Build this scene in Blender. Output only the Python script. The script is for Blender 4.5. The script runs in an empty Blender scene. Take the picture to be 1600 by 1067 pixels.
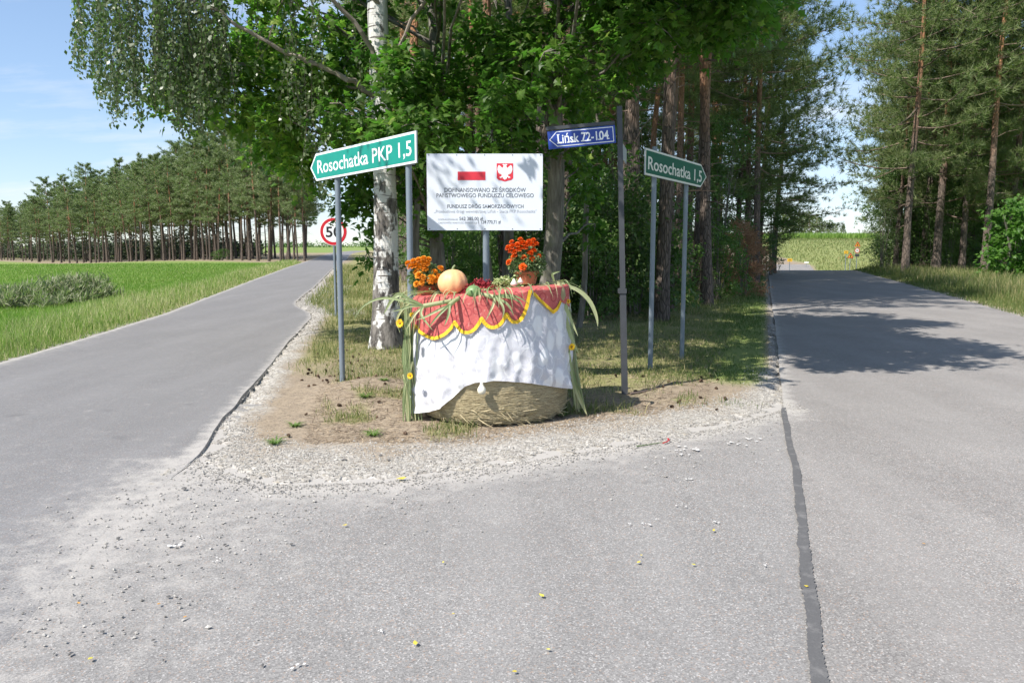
import bpy, math, random
import numpy as np
from mathutils import Vector, Matrix

# ------------------------------------------------------------------ camera, sky, sun, exposure
sc = bpy.context.scene
C = sc.collection
CAMZ = 1.6
FPX = 28.0 / 36.0 * 1600.0
TH = math.atan(150.0 / FPX)
cam_d = bpy.data.cameras.new('camera'); cam = bpy.data.objects.new('camera', cam_d); C.objects.link(cam)
cam_d.lens = 28.0; cam_d.sensor_width = 36.0; cam_d.clip_start = 0.05; cam_d.clip_end = 6000.0
cam.location = (0, 0, CAMZ); cam.rotation_euler = (math.pi / 2 - TH, 0, 0)
sc.camera = cam
sc.view_settings.view_transform = 'Standard'; sc.view_settings.look = 'None'
sc.view_settings.gamma = 1.0; sc.view_settings.use_curve_mapping = False
sc.view_settings.exposure = 0.80

SUN_TO = Vector((-0.57, -0.50, 0.86)).normalized()
world = bpy.data.worlds.new('World'); sc.world = world; world.use_nodes = True
wn = world.node_tree.nodes; wl = world.node_tree.links; wn.clear()
wo = wn.new('ShaderNodeOutputWorld'); wb = wn.new('ShaderNodeBackground'); wb.inputs['Strength'].default_value = 0.148
sky = wn.new('ShaderNodeTexSky'); sky.sky_type = 'NISHITA'; sky.sun_disc = False
sky.sun_elevation = math.asin(SUN_TO.z); sky.sun_rotation = math.atan2(SUN_TO.x, SUN_TO.y)
sky.air_density = 1.0; sky.dust_density = 0.0; sky.ozone_density = 2.4; sky.altitude = 100
wtc = wn.new('ShaderNodeTexCoord'); wsep = wn.new('ShaderNodeSeparateXYZ'); wl.new(wtc.outputs['Generated'], wsep.inputs[0])
wadd = wn.new('ShaderNodeMath'); wadd.operation = 'MAXIMUM'; wadd.inputs[1].default_value = 0.0; wl.new(wsep.outputs['Z'], wadd.inputs[0])
wad2 = wn.new('ShaderNodeMath'); wad2.operation = 'ADD'; wad2.inputs[1].default_value = 0.16; wl.new(wadd.outputs[0], wad2.inputs[0])
wdv = wn.new('ShaderNodeVectorMath'); wdv.operation = 'DIVIDE'; wl.new(wtc.outputs['Generated'], wdv.inputs[0])
wcb = wn.new('ShaderNodeCombineXYZ')
for k in range(3): wl.new(wad2.outputs[0], wcb.inputs[k])
wl.new(wcb.outputs[0], wdv.inputs[1])
wmp = wn.new('ShaderNodeMapping'); wmp.inputs['Scale'].default_value = (0.75, 1.5, 0.0); wmp.inputs['Location'].default_value = (1.7, 0.35, 0)
wl.new(wdv.outputs[0], wmp.inputs['Vector'])
wns = wn.new('ShaderNodeTexNoise'); wns.inputs['Scale'].default_value = 1.0; wns.inputs['Detail'].default_value = 8; wns.inputs['Roughness'].default_value = 0.6
wl.new(wmp.outputs[0], wns.inputs['Vector'])
wrp = wn.new('ShaderNodeValToRGB'); wrp.color_ramp.elements[0].position = 0.47; wrp.color_ramp.elements[1].position = 0.78
wrp.color_ramp.elements[0].color = (0, 0, 0, 1); wrp.color_ramp.elements[1].color = (0.9, 0.9, 0.9, 1)
wl.new(wns.outputs['Fac'], wrp.inputs[0])
wmx = wn.new('ShaderNodeMixRGB'); wmx.inputs[2].default_value = (3.9, 4.05, 4.25, 1)
wl.new(wrp.outputs[0], wmx.inputs[0]); wtn = wn.new('ShaderNodeMixRGB'); wtn.blend_type = 'MULTIPLY'; wtn.inputs[0].default_value = 1.0; wtn.inputs[2].default_value = (0.92, 1.02, 1.18, 1); wgm = wn.new('ShaderNodeGamma'); wgm.inputs['Gamma'].default_value = 0.68; wl.new(sky.outputs[0], wgm.inputs['Color']); wl.new(wgm.outputs[0], wtn.inputs[1]); wl.new(wtn.outputs[0], wmx.inputs[1])
wl.new(wmx.outputs[0], wb.inputs['Color']); wl.new(wb.outputs[0], wo.inputs['Surface'])

sun_d = bpy.data.lights.new('sun', 'SUN'); sun = bpy.data.objects.new('sun', sun_d); C.objects.link(sun)
sun_d.energy = 4.3; sun_d.angle = math.radians(0.53); sun_d.color = (1.0, 0.955, 0.89)
sun.rotation_euler = SUN_TO.to_track_quat('Z', 'Y').to_euler(); sun.location = (-20, -10, 30)
sc.cycles.use_adaptive_sampling = True; sc.cycles.adaptive_threshold = 0.02
sc.cycles.max_bounces = 5; sc.cycles.diffuse_bounces = 2; sc.cycles.glossy_bounces = 2
sc.cycles.transmission_bounces = 3; sc.cycles.transparent_max_bounces = 6
sc.cycles.use_denoising = True

# ------------------------------------------------------------------ helpers
random.seed(7)
R = np.random.default_rng(11)

def ray(px, py):
    a = (px - 800.0) / FPX; b = (533.5 - py) / FPX
    return (a, math.cos(TH) + b * math.sin(TH), -math.sin(TH) + b * math.cos(TH))
def at(px, py, Y):
    d = ray(px, py); t = Y / d[1]
    return Vector((d[0] * t, Y, CAMZ + d[2] * t))
def gp(px, py, z=0.0):
    d = ray(px, py); t = (z - CAMZ) / d[2]
    return Vector((d[0] * t, d[1] * t, z))

def sstep(a, b, x):
    t = np.clip((np.asarray(x, float) - a) / (b - a), 0, 1); return t * t * (3 - 2 * t)
def _hash(i, j, s):
    v = np.sin(i * 127.1 + j * 311.7 + s * 74.7) * 43758.5453
    return v - np.floor(v)
def vnoise(x, y, s=0):
    x = np.asarray(x, float); y = np.asarray(y, float)
    i = np.floor(x); j = np.floor(y); u = x - i; v = y - j
    u = u * u * (3 - 2 * u); v = v * v * (3 - 2 * v)
    return (_hash(i, j, s) * (1 - u) + _hash(i + 1, j, s) * u) * (1 - v) + (_hash(i, j + 1, s) * (1 - u) + _hash(i + 1, j + 1, s) * u) * v
def fbm(x, y, s=0, o=3):
    r = 0; a = 0.5; t = 0
    for k in range(o):
        r = r + a * vnoise(x * 2 ** k, y * 2 ** k, s + k); t += a; a *= 0.5
    return r / t

class MB:
    """collects vertices and faces of equal or unequal size and links them as one mesh object"""
    def __init__(s): s.v = []; s.f = []; s.n = 0
    def add(s, v, f, tint=0.5, mi=0):
        v = np.asarray(v, float).reshape(-1, 3); f = np.asarray(f, int)
        if len(f) == 0: return
        t = np.full(len(f), tint) if np.isscalar(tint) else np.asarray(tint, float)
        s.v.append(v); s.f.append((f + s.n, t, mi)); s.n += len(v)
    def mesh(s, name, mats, smooth=False):
        me = bpy.data.meshes.new(name)
        v = np.concatenate(s.v) if s.v else np.zeros((0, 3))
        loops = np.concatenate([f.ravel() for f, t, m in s.f])
        sizes = np.concatenate([np.full(len(f), f.shape[1]) for f, t, m in s.f])
        tint = np.concatenate([t for f, t, m in s.f]); mi = np.concatenate([np.full(len(f), m) for f, t, m in s.f])
        me.vertices.add(len(v)); me.vertices.foreach_set('co', v.ravel().astype(np.float32))
        me.loops.add(len(loops)); me.loops.foreach_set('vertex_index', loops.astype(np.int32))
        me.polygons.add(len(sizes))
        me.polygons.foreach_set('loop_start', np.concatenate([[0], np.cumsum(sizes)[:-1]]).astype(np.int32))
        me.polygons.foreach_set('material_index', mi.astype(np.int32))
        me.polygons.foreach_set('use_smooth', np.full(len(sizes), smooth))
        for m in (mats if isinstance(mats, (list, tuple)) else [mats]): me.materials.append(m)
        me.update(calc_edges=True); me.validate()
        if len(me.polygons) == len(tint):
            a = me.attributes.new('tint', 'FLOAT', 'FACE'); a.data.foreach_set('value', tint.astype(np.float32))
        return me
    def build(s, name, mats, parent=None, smooth=False):
        return link(name, s.mesh(name, mats, smooth), parent)

def link(name, data, parent=None, loc=None):
    o = bpy.data.objects.new(name, data); C.objects.link(o)
    if parent is not None: o.parent = parent
    if loc is not None: o.location = loc
    return o
def tag(o, label=None, cat=None, group=None, kind=None):
    if label: o['label'] = label
    if cat: o['category'] = cat
    if group: o['group'] = group
    if kind: o['kind'] = kind
    return o
def thing(name, label, cat, loc=(0, 0, 0), rz=0.0, group=None):
    o = link(name, None, None, loc); o.rotation_euler = (0, 0, rz); o.empty_display_size = 0.1
    return tag(o, label, cat, group)

def unit(v):
    v = np.asarray(v, float); return v / (np.linalg.norm(v, axis=-1, keepdims=True) + 1e-12)
def tube(mb, path, rad, seg=8, tint=0.5, mi=0, cap=True, wob=0.0):
    P = np.asarray([tuple(p) for p in path], float); n = len(P)
    rad = np.broadcast_to(np.asarray(rad, float), (n,))
    T = unit(np.gradient(P, axis=0)); 
    ref = np.array([1.0, 0, 0]) if abs(T[0][0]) < 0.8 else np.array([0, 1.0, 0])
    A = np.zeros((n, 3)); a = unit(np.cross(T[0], ref))
    for i in range(n):
        a = unit(a - T[i] * np.dot(a, T[i])); A[i] = a
    B = np.cross(T, A)
    th = np.linspace(0, 2 * np.pi, seg, endpoint=False)
    rr = rad[:, None] * (1 + (wob * (R.random((n, seg)) - 0.5) if wob else 0))
    V = P[:, None, :] + rr[:, :, None] * (np.cos(th)[None, :, None] * A[:, None, :] + np.sin(th)[None, :, None] * B[:, None, :])
    i = np.arange(n - 1)[:, None] * seg; j = np.arange(seg)[None, :]; j2 = (j + 1) % seg
    f = np.stack([i + j, i + j2, i + seg + j2, i + seg + j], -1).reshape(-1, 4)
    mb.add(V.reshape(-1, 3), f, tint, mi)
    if cap:
        mb.add(V[-1], np.arange(seg)[None, :], tint, mi); mb.add(V[0], np.arange(seg)[::-1][None, :], tint, mi)
def bez(p0, p1, p2, n=6):
    t = np.linspace(0, 1, n)[:, None]; p0, p1, p2 = [np.asarray(tuple(p), float) for p in (p0, p1, p2)]
    return p0 * (1 - t) ** 2 + 2 * p1 * t * (1 - t) + p2 * t * t
def scatter(mb, tv, tf, P, T, N, S, tint=0.5, mi=0):
    """instances of a template: local x along T, z along N"""
    P = np.asarray(P, float); n = len(P)
    if n == 0: return
    T = unit(T); B = unit(np.cross(N, T)); N = np.cross(T, B)
    S = np.broadcast_to(np.asarray(S, float), (n,))
    tv = np.asarray(tv, float); k = len(tv)
    V = P[:, None, :] + S[:, None, None] * (tv[None, :, 0:1] * T[:, None, :] + tv[None, :, 1:2] * B[:, None, :] + tv[None, :, 2:3] * N[:, None, :])
    tf = np.asarray(tf, int)
    f = (np.arange(n)[:, None, None] * k + tf[None]).reshape(-1, tf.shape[1])
    t = np.repeat(np.broadcast_to(np.asarray(tint, float), (n,)), len(tf))
    mb.add(V.reshape(-1, 3), f, t, mi)
def rdir(n, up=0.0):
    v = R.normal(size=(n, 3)); v[:, 2] += up; return unit(v)
def box(mb, x0, x1, y0, y1, z0, z1, tint=0.5, mi=0):
    v = [(x, y, z) for x in (x0, x1) for y in (y0, y1) for z in (z0, z1)]
    mb.add(v, [(0, 1, 3, 2), (4, 6, 7, 5), (0, 4, 5, 1), (2, 3, 7, 6), (0, 2, 6, 4), (1, 5, 7, 3)], tint, mi)
def prism(mb, poly, y0, y1, tint=0.5, mi=0):
    """polygon in local x,z extruded along y"""
    n = len(poly); v = [(x, y0, z) for x, z in poly] + [(x, y1, z) for x, z in poly]
    mb.add(v, [list(range(n))], tint, mi); mb.n  # front
    v2 = v
    mb.add(v2, [list(range(2 * n - 1, n - 1, -1))], tint, mi)
    mb.add(v2, [(i, i + n, (i + 1) % n + n, (i + 1) % n) for i in range(n)], tint, mi)
def lathe(mb, prof, seg=24, tint=0.5, mi=0, c=(0, 0, 0), fn=None):
    n = len(prof); th = np.linspace(0, 2 * np.pi, seg, endpoint=False); V = []
    for r, z in prof:
        rr = r * (fn(th, z) if fn else 1)
        V.append(np.stack([c[0] + rr * np.cos(th), c[1] + rr * np.sin(th), np.full(seg, c[2] + z)], -1))
    V = np.concatenate(V); i = np.arange(n - 1)[:, None] * seg; j = np.arange(seg)[None, :]; j2 = (j + 1) % seg
    mb.add(V, np.stack([i + j, i + j2, i + seg + j2, i + seg + j], -1).reshape(-1, 4), tint, mi)
def ribbon(mb, path, w, side=(0, 0, 1), fold=0.25, tint=0.5, mi=0):
    """a leaf blade: strip along a path with a folded midrib"""
    P = np.asarray([tuple(p) for p in path], float); n = len(P); T = unit(np.gradient(P, axis=0))
    s = unit(np.cross(T, np.asarray(side, float)[None] + 0 * P)); u = unit(np.cross(s, T))
    w = np.broadcast_to(np.asarray(w, float), (n,))[:, None]
    V = np.stack([P - s * w + u * w * fold, P, P + s * w + u * w * fold], 1).reshape(-1, 3)
    i = np.arange(n - 1) * 3
    f = np.concatenate([np.stack([i, i + 1, i + 4, i + 3], -1), np.stack([i + 1, i + 2, i + 5, i + 4], -1)])
    mb.add(V, f, tint, mi)

# ---- node helper
class NT:
    def __init__(s, name):
        s.m = bpy.data.materials.new(name); s.m.use_nodes = True; s.t = s.m.node_tree; s.t.nodes.clear()
        s.out = s.t.nodes.new('ShaderNodeOutputMaterial')
    def n(s, typ, props=None, **inp):
        nd = s.t.nodes.new('ShaderNode' + typ)
        for k, v in (props or {}).items(): setattr(nd, k, v)
        for k, v in inp.items():
            key = int(k[1:]) if k[0] == 'i' and k[1:].isdigit() else k.replace('_', ' ')
            sk = nd.inputs[key]
            if isinstance(v, bpy.types.NodeSocket): s.t.links.new(v, sk)
            elif isinstance(v, tuple) and len(v) == 3 and sk.type == 'RGBA': sk.default_value = (*v, 1)
            else: sk.default_value = v
        return nd
    def noise(s, vec, scale, detail=3, rough=0.55, dist=0.0):
        return s.n('TexNoise', None, Vector=vec, Scale=scale, Detail=detail, Roughness=rough, Distortion=dist).outputs['Fac']
    def ramp(s, fac, a, b, ca=(0, 0, 0), cb=(1, 1, 1)):
        r = s.n('ValToRGB', None, i0=fac); e = r.color_ramp.elements
        e[0].position = a; e[1].position = b; e[0].color = (*ca, 1); e[1].color = (*cb, 1)
        return r.outputs[0]
    def mix(s, fac, a, b, mode='MIX'):
        return s.n('MixRGB', {'blend_type': mode}, i0=fac, i1=a, i2=b).outputs[0]
    def math(s, op, a, b=0.0):
        return s.n('Math', {'operation': op}, i0=a, i1=b).outputs[0]
    def obj(s): return s.n('TexCoord').outputs['Object']
    def pos(s): return s.n('NewGeometry').outputs['Position']
    def attr(s, name): return s.n('Attribute', {'attribute_name': name}).outputs['Fac']
    def scale(s, vec, sx, sy, sz, loc=(0, 0, 0), rot=(0, 0, 0)):
        return s.n('Mapping', None, Vector=vec, Scale=(sx, sy, sz), Location=loc, Rotation=rot).outputs[0]
    def bump(s, h, strength=0.5, dist=0.02): return s.n('Bump', None, Height=h, Strength=strength, Distance=dist).outputs[0]
    def done(s, color, rough=0.8, normal=None, metal=0.0, spec=0.4, transl=0.0, tcol=None):
        p = s.n('BsdfPrincipled', None, Base_Color=color, Roughness=rough, Metallic=metal)
        p.inputs['Specular IOR Level'].default_value = spec
        if normal is not None: s.t.links.new(normal, p.inputs['Normal'])
        o = p.outputs[0]
        if transl > 0:
            tr = s.n('BsdfTranslucent', None, Color=tcol if tcol is not None else color)
            o = s.n('MixShader', None, i0=transl, i1=o, i2=tr.outputs[0]).outputs[0]
        s.t.links.new(o, s.out.inputs['Surface']); return s.m

def plain(name, col, rough=0.6, metal=0.0, var=0.15, scale=6.0, spec=0.4):
    t = NT(name); f = t.noise(t.obj(), scale, 4)
    c = t.mix(f, tuple(max(0, x * (1 - var)) for x in col), tuple(min(1, x * (1 + var)) for x in col))
    return t.done(c, rough, None, metal, spec)
def leafmat(name, c0, c1, c2=None, rough=0.5, transl=0.35, tmul=1.5, spec=0.35):
    t = NT(name); a = t.attr('tint'); c = t.mix(a, c0, c1)
    if c2: c = t.mix(t.math('MULTIPLY', t.math('MAXIMUM', t.math('SUBTRACT', a, 0.7), 0.0), 3.3), c, c2)
    tc = t.mix(1.0, c, (min(1, tmul * 1.0), min(1.6, tmul * 1.15), tmul * 0.45), 'MULTIPLY')
    return t.done(c, rough, None, 0, spec, transl, tc)

M = {}
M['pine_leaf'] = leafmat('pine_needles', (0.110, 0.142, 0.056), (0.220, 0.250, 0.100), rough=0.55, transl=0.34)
M['pine_far'] = leafmat('pine_needles_hazed', (0.150, 0.185, 0.090), (0.270, 0.295, 0.150), rough=0.65, transl=0.25)  # needle colour lightened to stand for haze over the far stand
M['maple_leaf'] = leafmat('maple_leaves', (0.058, 0.118, 0.022), (0.150, 0.250, 0.040), (0.28, 0.36, 0.065), rough=0.42, transl=0.52, tmul=2.1)  # third colour raised for the painted sunlight on the left boughs
M['birch_leaf'] = leafmat('birch_leaves', (0.070, 0.105, 0.046), (0.175, 0.205, 0.105), rough=0.36, transl=0.35, spec=0.5)
M['shrub_leaf'] = leafmat('shrub_leaves', (0.062, 0.112, 0.034), (0.150, 0.220, 0.066), rough=0.5, transl=0.35)
M['stand_dark'] = leafmat('undergrowth_leaves', (0.05, 0.062, 0.038), (0.10, 0.115, 0.065), rough=0.7, transl=0.2)
M['mid_leaf'] = leafmat('mid_green_shrub_leaves', (0.075, 0.13, 0.035), (0.17, 0.25, 0.07), rough=0.5, transl=0.4)
M['bright_leaf'] = leafmat('bright_shrub_leaves', (0.05, 0.12, 0.02), (0.11, 0.22, 0.035), rough=0.45, transl=0.4, tmul=1.7)
M['dead_leaf'] = leafmat('dead_needles', (0.30, 0.15, 0.09), (0.50, 0.29, 0.19), rough=0.8, transl=0.2)
M['grass'] = leafmat('grass_blades', (0.070, 0.130, 0.026), (0.22, 0.21, 0.090), (0.42, 0.34, 0.19), rough=0.55, transl=0.35, tmul=1.5)
M['field_grass'] = leafmat('field_blades', (0.155, 0.255, 0.045), (0.27, 0.33, 0.10), (0.50, 0.44, 0.26), rough=0.55, transl=0.35)
M['corn_leaf'] = leafmat('corn_leaves', (0.15, 0.20, 0.08), (0.42, 0.46, 0.26), (0.55, 0.50, 0.30), rough=0.5, transl=0.3)

def bark_pine():
    t = NT('pine_bark'); p = t.obj(); z = t.n('SeparateXYZ', None, i0=p).outputs['Z']
    v = t.scale(p, 9, 9, 2.2); nz = t.noise(v, 1.6, 5, 0.65); vo = t.n('TexVoronoi', {'feature': 'DISTANCE_TO_EDGE'}, Vector=t.scale(p, 17, 17, 4.0), Scale=1.0).outputs['Distance']
    low = t.mix(nz, (0.070, 0.054, 0.045), (0.25, 0.195, 0.155)); up = t.mix(nz, (0.28, 0.12, 0.058), (0.52, 0.27, 0.145))
    zz = t.math('ADD', z, t.math('MULTIPLY', t.noise(p, 1.2), 3.0))
    f = t.ramp(t.math('MULTIPLY', zz, 0.08), 0.48, 0.85)
    c = t.mix(f, low, up); c = t.mix(t.math('MULTIPLY', t.ramp(vo, 0.0, 0.14, (1, 1, 1), (0, 0, 0)), t.mix(f, (0.8, 0.8, 0.8), (0.25, 0.25, 0.25))), c, (0.035, 0.026, 0.022))
    return t.done(c, 0.9, t.bump(t.math('ADD', nz, t.ramp(vo, 0, 0.2)), 0.8, 0.03))
def bark_birch():
    t = NT('birch_bark'); p = t.obj(); z = t.n('SeparateXYZ', None, i0=p).outputs['Z']
    nz = t.noise(t.scale(p, 3, 3, 9), 1.0, 5, 0.6); bands = t.noise(t.scale(p, 2.2, 2.2, 26), 1.0, 3, 0.5)
    white = t.mix(t.noise(p, 5, 4), (0.50, 0.48, 0.45), (0.74, 0.73, 0.70))
    white = t.mix(t.ramp(bands, 0.60, 0.66), white, (0.10, 0.085, 0.075))
    fis = t.noise(t.scale(p, 8, 8, 2.2), 1.3, 6, 0.7)
    blot = t.noise(t.scale(p, 4.5, 4.5, 2.6), 1.0, 4, 0.6)
    thr = t.math('ADD', t.math('MULTIPLY', t.math('MINIMUM', z, 3.2), 0.065), 0.385)
    d = t.math('SUBTRACT', blot, thr)
    c = t.mix(t.ramp(d, -0.03, 0.05), white, t.mix(t.ramp(fis, 0.4, 0.6), (0.035, 0.03, 0.028), (0.20, 0.18, 0.16)))
    return t.done(c, 0.8, t.bump(t.math('ADD', fis, t.math('MULTIPLY', d, 1.2)), 0.9, 0.03))
def bark_grey(name='grey_bark', a=(0.085, 0.075, 0.062), b=(0.25, 0.23, 0.195)):
    t = NT(name); p = t.obj(); f = t.noise(t.scale(p, 14, 14, 2.5), 1.0, 6, 0.65); g = t.noise(p, 3, 3)
    c = t.mix(t.ramp(f, 0.35, 0.65), a, b); c = t.mix(t.ramp(g, 0.55, 0.75), c, (0.13, 0.14, 0.075))
    return t.done(c, 0.9, t.bump(f, 0.7, 0.02))
M['bark_pine'] = bark_pine(); M['bark_birch'] = bark_birch(); M['bark_grey'] = bark_grey()
M['limb'] = plain('pine_limbs', (0.17, 0.125, 0.095), 0.9, 0, 0.35, 2)
M['birch_limb'] = plain('birch_limbs', (0.26, 0.22, 0.18), 0.85, 0, 0.55, 3)
M['bark_dead'] = plain('dead_twigs', (0.16, 0.12, 0.10), 0.9)

# ------------------------------------------------------------------ where the roads run (metres)
LL_Y = np.array([-30, 0, 6, 10.76, 13.6, 18.77, 35.56, 60, 93.76, 130, 175, 230]); LL_X = np.array([-6.4, -6.4, -6.5, -6.99, -7.37, -8.17, -11.69, -16.7, -23.24, -30.6, -39, -46])
LR_Y = np.array([-30, 3.03, 3.72, 4.33, 5.85, 7.25, 9.14, 13.14, 17.6, 18.77, 21.18, 22.6, 25.54, 30.18, 55.15, 93, 130, 175, 230]); LR_X = np.array([-2.0, -2.06, -2.18, -2.31, -2.38, -2.67, -2.98, -3.72, -4.45, -4.78, -5.75, -6.15, -6.7, -7.51, -12.36, -19.2, -26.4, -34.6, -41.2])
RL_Y = np.array([-30, 1.5, 2.76, 3.72, 5.47, 7.68, 10.64, 23.16, 35.56, 52.27, 80, 100]); RL_X = np.array([0.4, 0.72, 1.13, 1.44, 2.01, 2.67, 3.61, 7.55, 11.47, 16.74, 25.0, 31])
RR_Y = np.array([-30, 0, 6, 17.6, 23.71, 35.56, 49.68, 80, 100]); RR_X = np.array([7.0, 7.2, 8.0, 11.36, 13.35, 17.11, 21.5, 31.0, 37.2])
IS_X = np.array([-2.38, -2.15, -1.58, -0.87, 0.0, 1.05, 2.0, 2.67]); IS_Y = np.array([5.85, 5.55, 5.17, 5.25, 5.7, 6.35, 7.0, 7.68])
LLx = lambda y: np.interp(y, LL_Y, LL_X); LRx = lambda y: np.interp(y, LR_Y, LR_X)
RLx = lambda y: np.interp(y, RL_Y, RL_X); RRx = lambda y: np.interp(y, RR_Y, RR_X)
ISy = lambda x: np.interp(x, IS_X, IS_Y)

def sd_asphalt(x, y):
    """rough distance outside the asphalt (negative inside)"""
    l = np.maximum(LLx(y) - x, x - LRx(y)) * 0.95
    r = np.maximum(RLx(y) - x, x - RRx(y)) * 0.95
    j = np.maximum(np.maximum(y - ISy(x), -6.4 - x), x - 7.2) * 0.9
    j = np.where((x > -2.4) & (x < 2.7) | (y < 5.2), j, 9.0)
    return np.minimum(np.minimum(l, r), j)
def hgt0(x, y):
    h = np.zeros_like(np.asarray(x, float) + np.asarray(y, float))
    yy = np.asarray(y, float); xx = np.asarray(x, float)
    hr = -1.5 * sstep(50, 74, yy) + 4.3 * sstep(78, 165, yy) + 0.7 * sstep(165, 260, yy)
    h = h + hr * sstep(2, 14, xx - 0.02 * yy)
    h = h - 1.6 * sstep(70, 175, np.hypot(xx, yy)) * sstep(0.25, 0.6, -xx / np.maximum(yy, 1)) 
    return h
def island_in(x, y):
    return np.minimum(np.minimum(x - LRx(y), RLx(y) - x) * 0.95, np.where((x > -2.4) & (x < 2.7), (y - ISy(x)) * 0.9, np.where(y > 5.6, 9.0, -1.0)))
def hgt(x, y):
    x = np.asarray(x, float); y = np.asarray(y, float)
    s = sd_asphalt(x, y); e = island_in(x, y)
    n = fbm(x * 1.7, y * 1.7, 3) - 0.5; nf = fbm(x * 9, y * 9, 9) - 0.5
    h = hgt0(x, y) - 0.05 + 0.062 * sstep(-0.14, 0.16, s + 0.45 * nf + 0.30 * n)
    out = sstep(0.2, 1.4, s)
    near = np.exp(-np.hypot(x, y) / 40)
    h = h + out * (0.05 * n + 0.03 * nf) * near
    h = h + 0.13 * np.exp(-(((x + 1.45) / 0.55) ** 2 + ((y - 8.6) / 0.8) ** 2)) * sstep(0.1, 0.8, e)
    h = h + 0.38 * sstep(1.2, 5.0, e) * sstep(12, 24, y)
    fl = sstep(0.5, 4.0, LLx(y) - x)
    h = h - 0.10 * fl * sstep(8, 30, y)
    return h
def hz(x, y): return float(hgt(np.array([x]), np.array([y]))[0])

# ground zones, shared by the ground's colour and by the plants that grow on it
def grassy(x, y):
    s = sd_asphalt(x, y); e = island_in(x, y); n = fbm(x * 0.9, y * 0.9, 21)
    isl = (e > 0)
    g_left = sstep(0.15, 0.6, x - LRx(y) + 0.3 * (n - 0.5)) * (1 - sstep(1.8, 3.5, x - LRx(y))) * sstep(9.3, 11.5, y + (n - 0.5) * 3)
    g_right = sstep(0.06, 0.3, RLx(y) - x) * (1 - sstep(2.6, 4.2, RLx(y) - x)) * sstep(8.2, 9.6, y + (n - 0.5) * 2)
    g_wood = 0.55 * sstep(11.5, 15, y) * sstep(0.35, 0.6, n)
    g_patch = 0.75 * sstep(0.50, 0.62, fbm(x * 2.1, y * 2.1, 40)) * sstep(0.75, 1.1, e)
    gi = np.maximum(np.maximum(g_left, g_right), np.maximum(g_wood, g_patch)) * np.where(RLx(y) - x < 1, sstep(0.04, 0.2, e), sstep(0.15, 0.5, e))
    return np.where(isl, gi, sstep(0.05, 0.5, s))

# ------------------------------------------------------------------ ground sheet
def ground_material():
    t = NT('ground_soil_and_grass'); p = t.pos()
    g = t.attr('grass'); gv = t.attr('gravel'); dry = t.attr('dry')
    n1 = t.noise(p, 1.3, 4); n2 = t.noise(p, 14, 4, 0.65); n3 = t.noise(p, 60, 3, 0.7); nl = t.noise(p, 0.12, 3)
    soil = t.mix(n1, (0.17, 0.130, 0.088), (0.36, 0.285, 0.20)); soil = t.mix(t.ramp(n2, 0.42, 0.68), soil, (0.10, 0.075, 0.054))
    soil = t.mix(t.ramp(n3, 0.35, 0.75), soil, (0.40, 0.33, 0.25))
    vo = t.n('TexVoronoi', None, Vector=p, Scale=38.0); stone = t.mix(t.n('SeparateColor', None, i0=vo.outputs['Color']).outputs[0], (0.24, 0.22, 0.195), (0.52, 0.49, 0.445))
    stone = t.mix(t.ramp(n2, 0.5, 0.7), stone, (0.34, 0.30, 0.24))
    green = t.mix(n2, (0.11, 0.19, 0.03), (0.17, 0.25, 0.05)); green = t.mix(nl, green, (0.23, 0.29, 0.09))
    straw = t.mix(n2, (0.17, 0.15, 0.07), (0.36, 0.30, 0.16))
    gr = t.mix(dry, green, straw)
    c = t.mix(g, soil, gr); c = t.mix(gv, c, stone)
    h = t.math('ADD', t.math('MULTIPLY', n3, 0.5), n2)
    return t.done(c, 0.95, t.bump(h, 0.6, 0.02), spec=0.15)
M['ground'] = ground_material()
ang = np.concatenate([np.arange(-180, -46, 6), np.arange(-46, 46.01, 0.3), np.arange(48, 180.1, 6)]); ang = np.radians(ang)
rr = [0.3, 1.0, 1.8]; 
while rr[-1] < 2600: rr.append(rr[-1] * (1.009 if rr[-1] < 18 else 1.02 if rr[-1] < 240 else 1.12))
rr = np.array(rr)
gx = rr[:, None] * np.sin(ang)[None]; gy = rr[:, None] * np.cos(ang)[None]
gz = hgt(gx, gy)
nr, na = gx.shape
i = np.arange(nr - 1)[:, None] * na; j = np.arange(na - 1)[None]
gf = np.stack([i + j, i + j + 1, i + na + j + 1, i + na + j], -1).reshape(-1, 4)[:, ::-1]
mb = MB(); mb.add(np.stack([gx, gy, gz], -1).reshape(-1, 3), gf)
ground = tag(mb.build('ground', M['ground'], smooth=True), kind='structure')
X = gx.ravel(); Y = gy.ravel()
E_ = island_in(X, Y); S_ = sd_asphalt(X, Y); nn = fbm(X * 3, Y * 3, 5)
gra = grassy(X, Y)
front = np.where((X > -2.5) & (X < 2.8), (Y - ISy(X)), 9)
side = np.minimum(X - LRx(Y), (RLx(Y) - X) * (1 + 2.2 * sstep(9, 12, Y)))
gvl = np.maximum(1 - sstep(0.45, 1.05, front + (nn - 0.5) * 0.9), 1 - sstep(0.12, 0.42, side + (nn - 0.5) * 0.3))
turn = (1 - sstep(0.9, 1.5, X - LRx(Y) + (nn - .5))) * sstep(17.6, 18.6, Y) * (1 - sstep(30, 40, Y))    # gravelled gateway by the side road
gvl = np.where(E_ > -0.3, np.maximum(gvl, turn), 1 - sstep(0.05, 0.3, S_ + (nn - .5) * .3))
gvl = np.where(Y < 60, gvl, 0)
stand = sstep(0, 6, Y - np.interp(X / np.maximum(Y, 1) * FPX + 800, [-200, 0, 100, 200, 300, 400, 480], [198, 164, 135, 110, 91, 78, 72])) * sstep(60, 75, Y) * (X < -0.2 * Y) * (1 - sstep(150, 190, Y + 0.35 * X * 0 - 0.35 * np.maximum(-X - 25, 0)))
gra = gra * (1 - 0.75 * stand)
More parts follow.
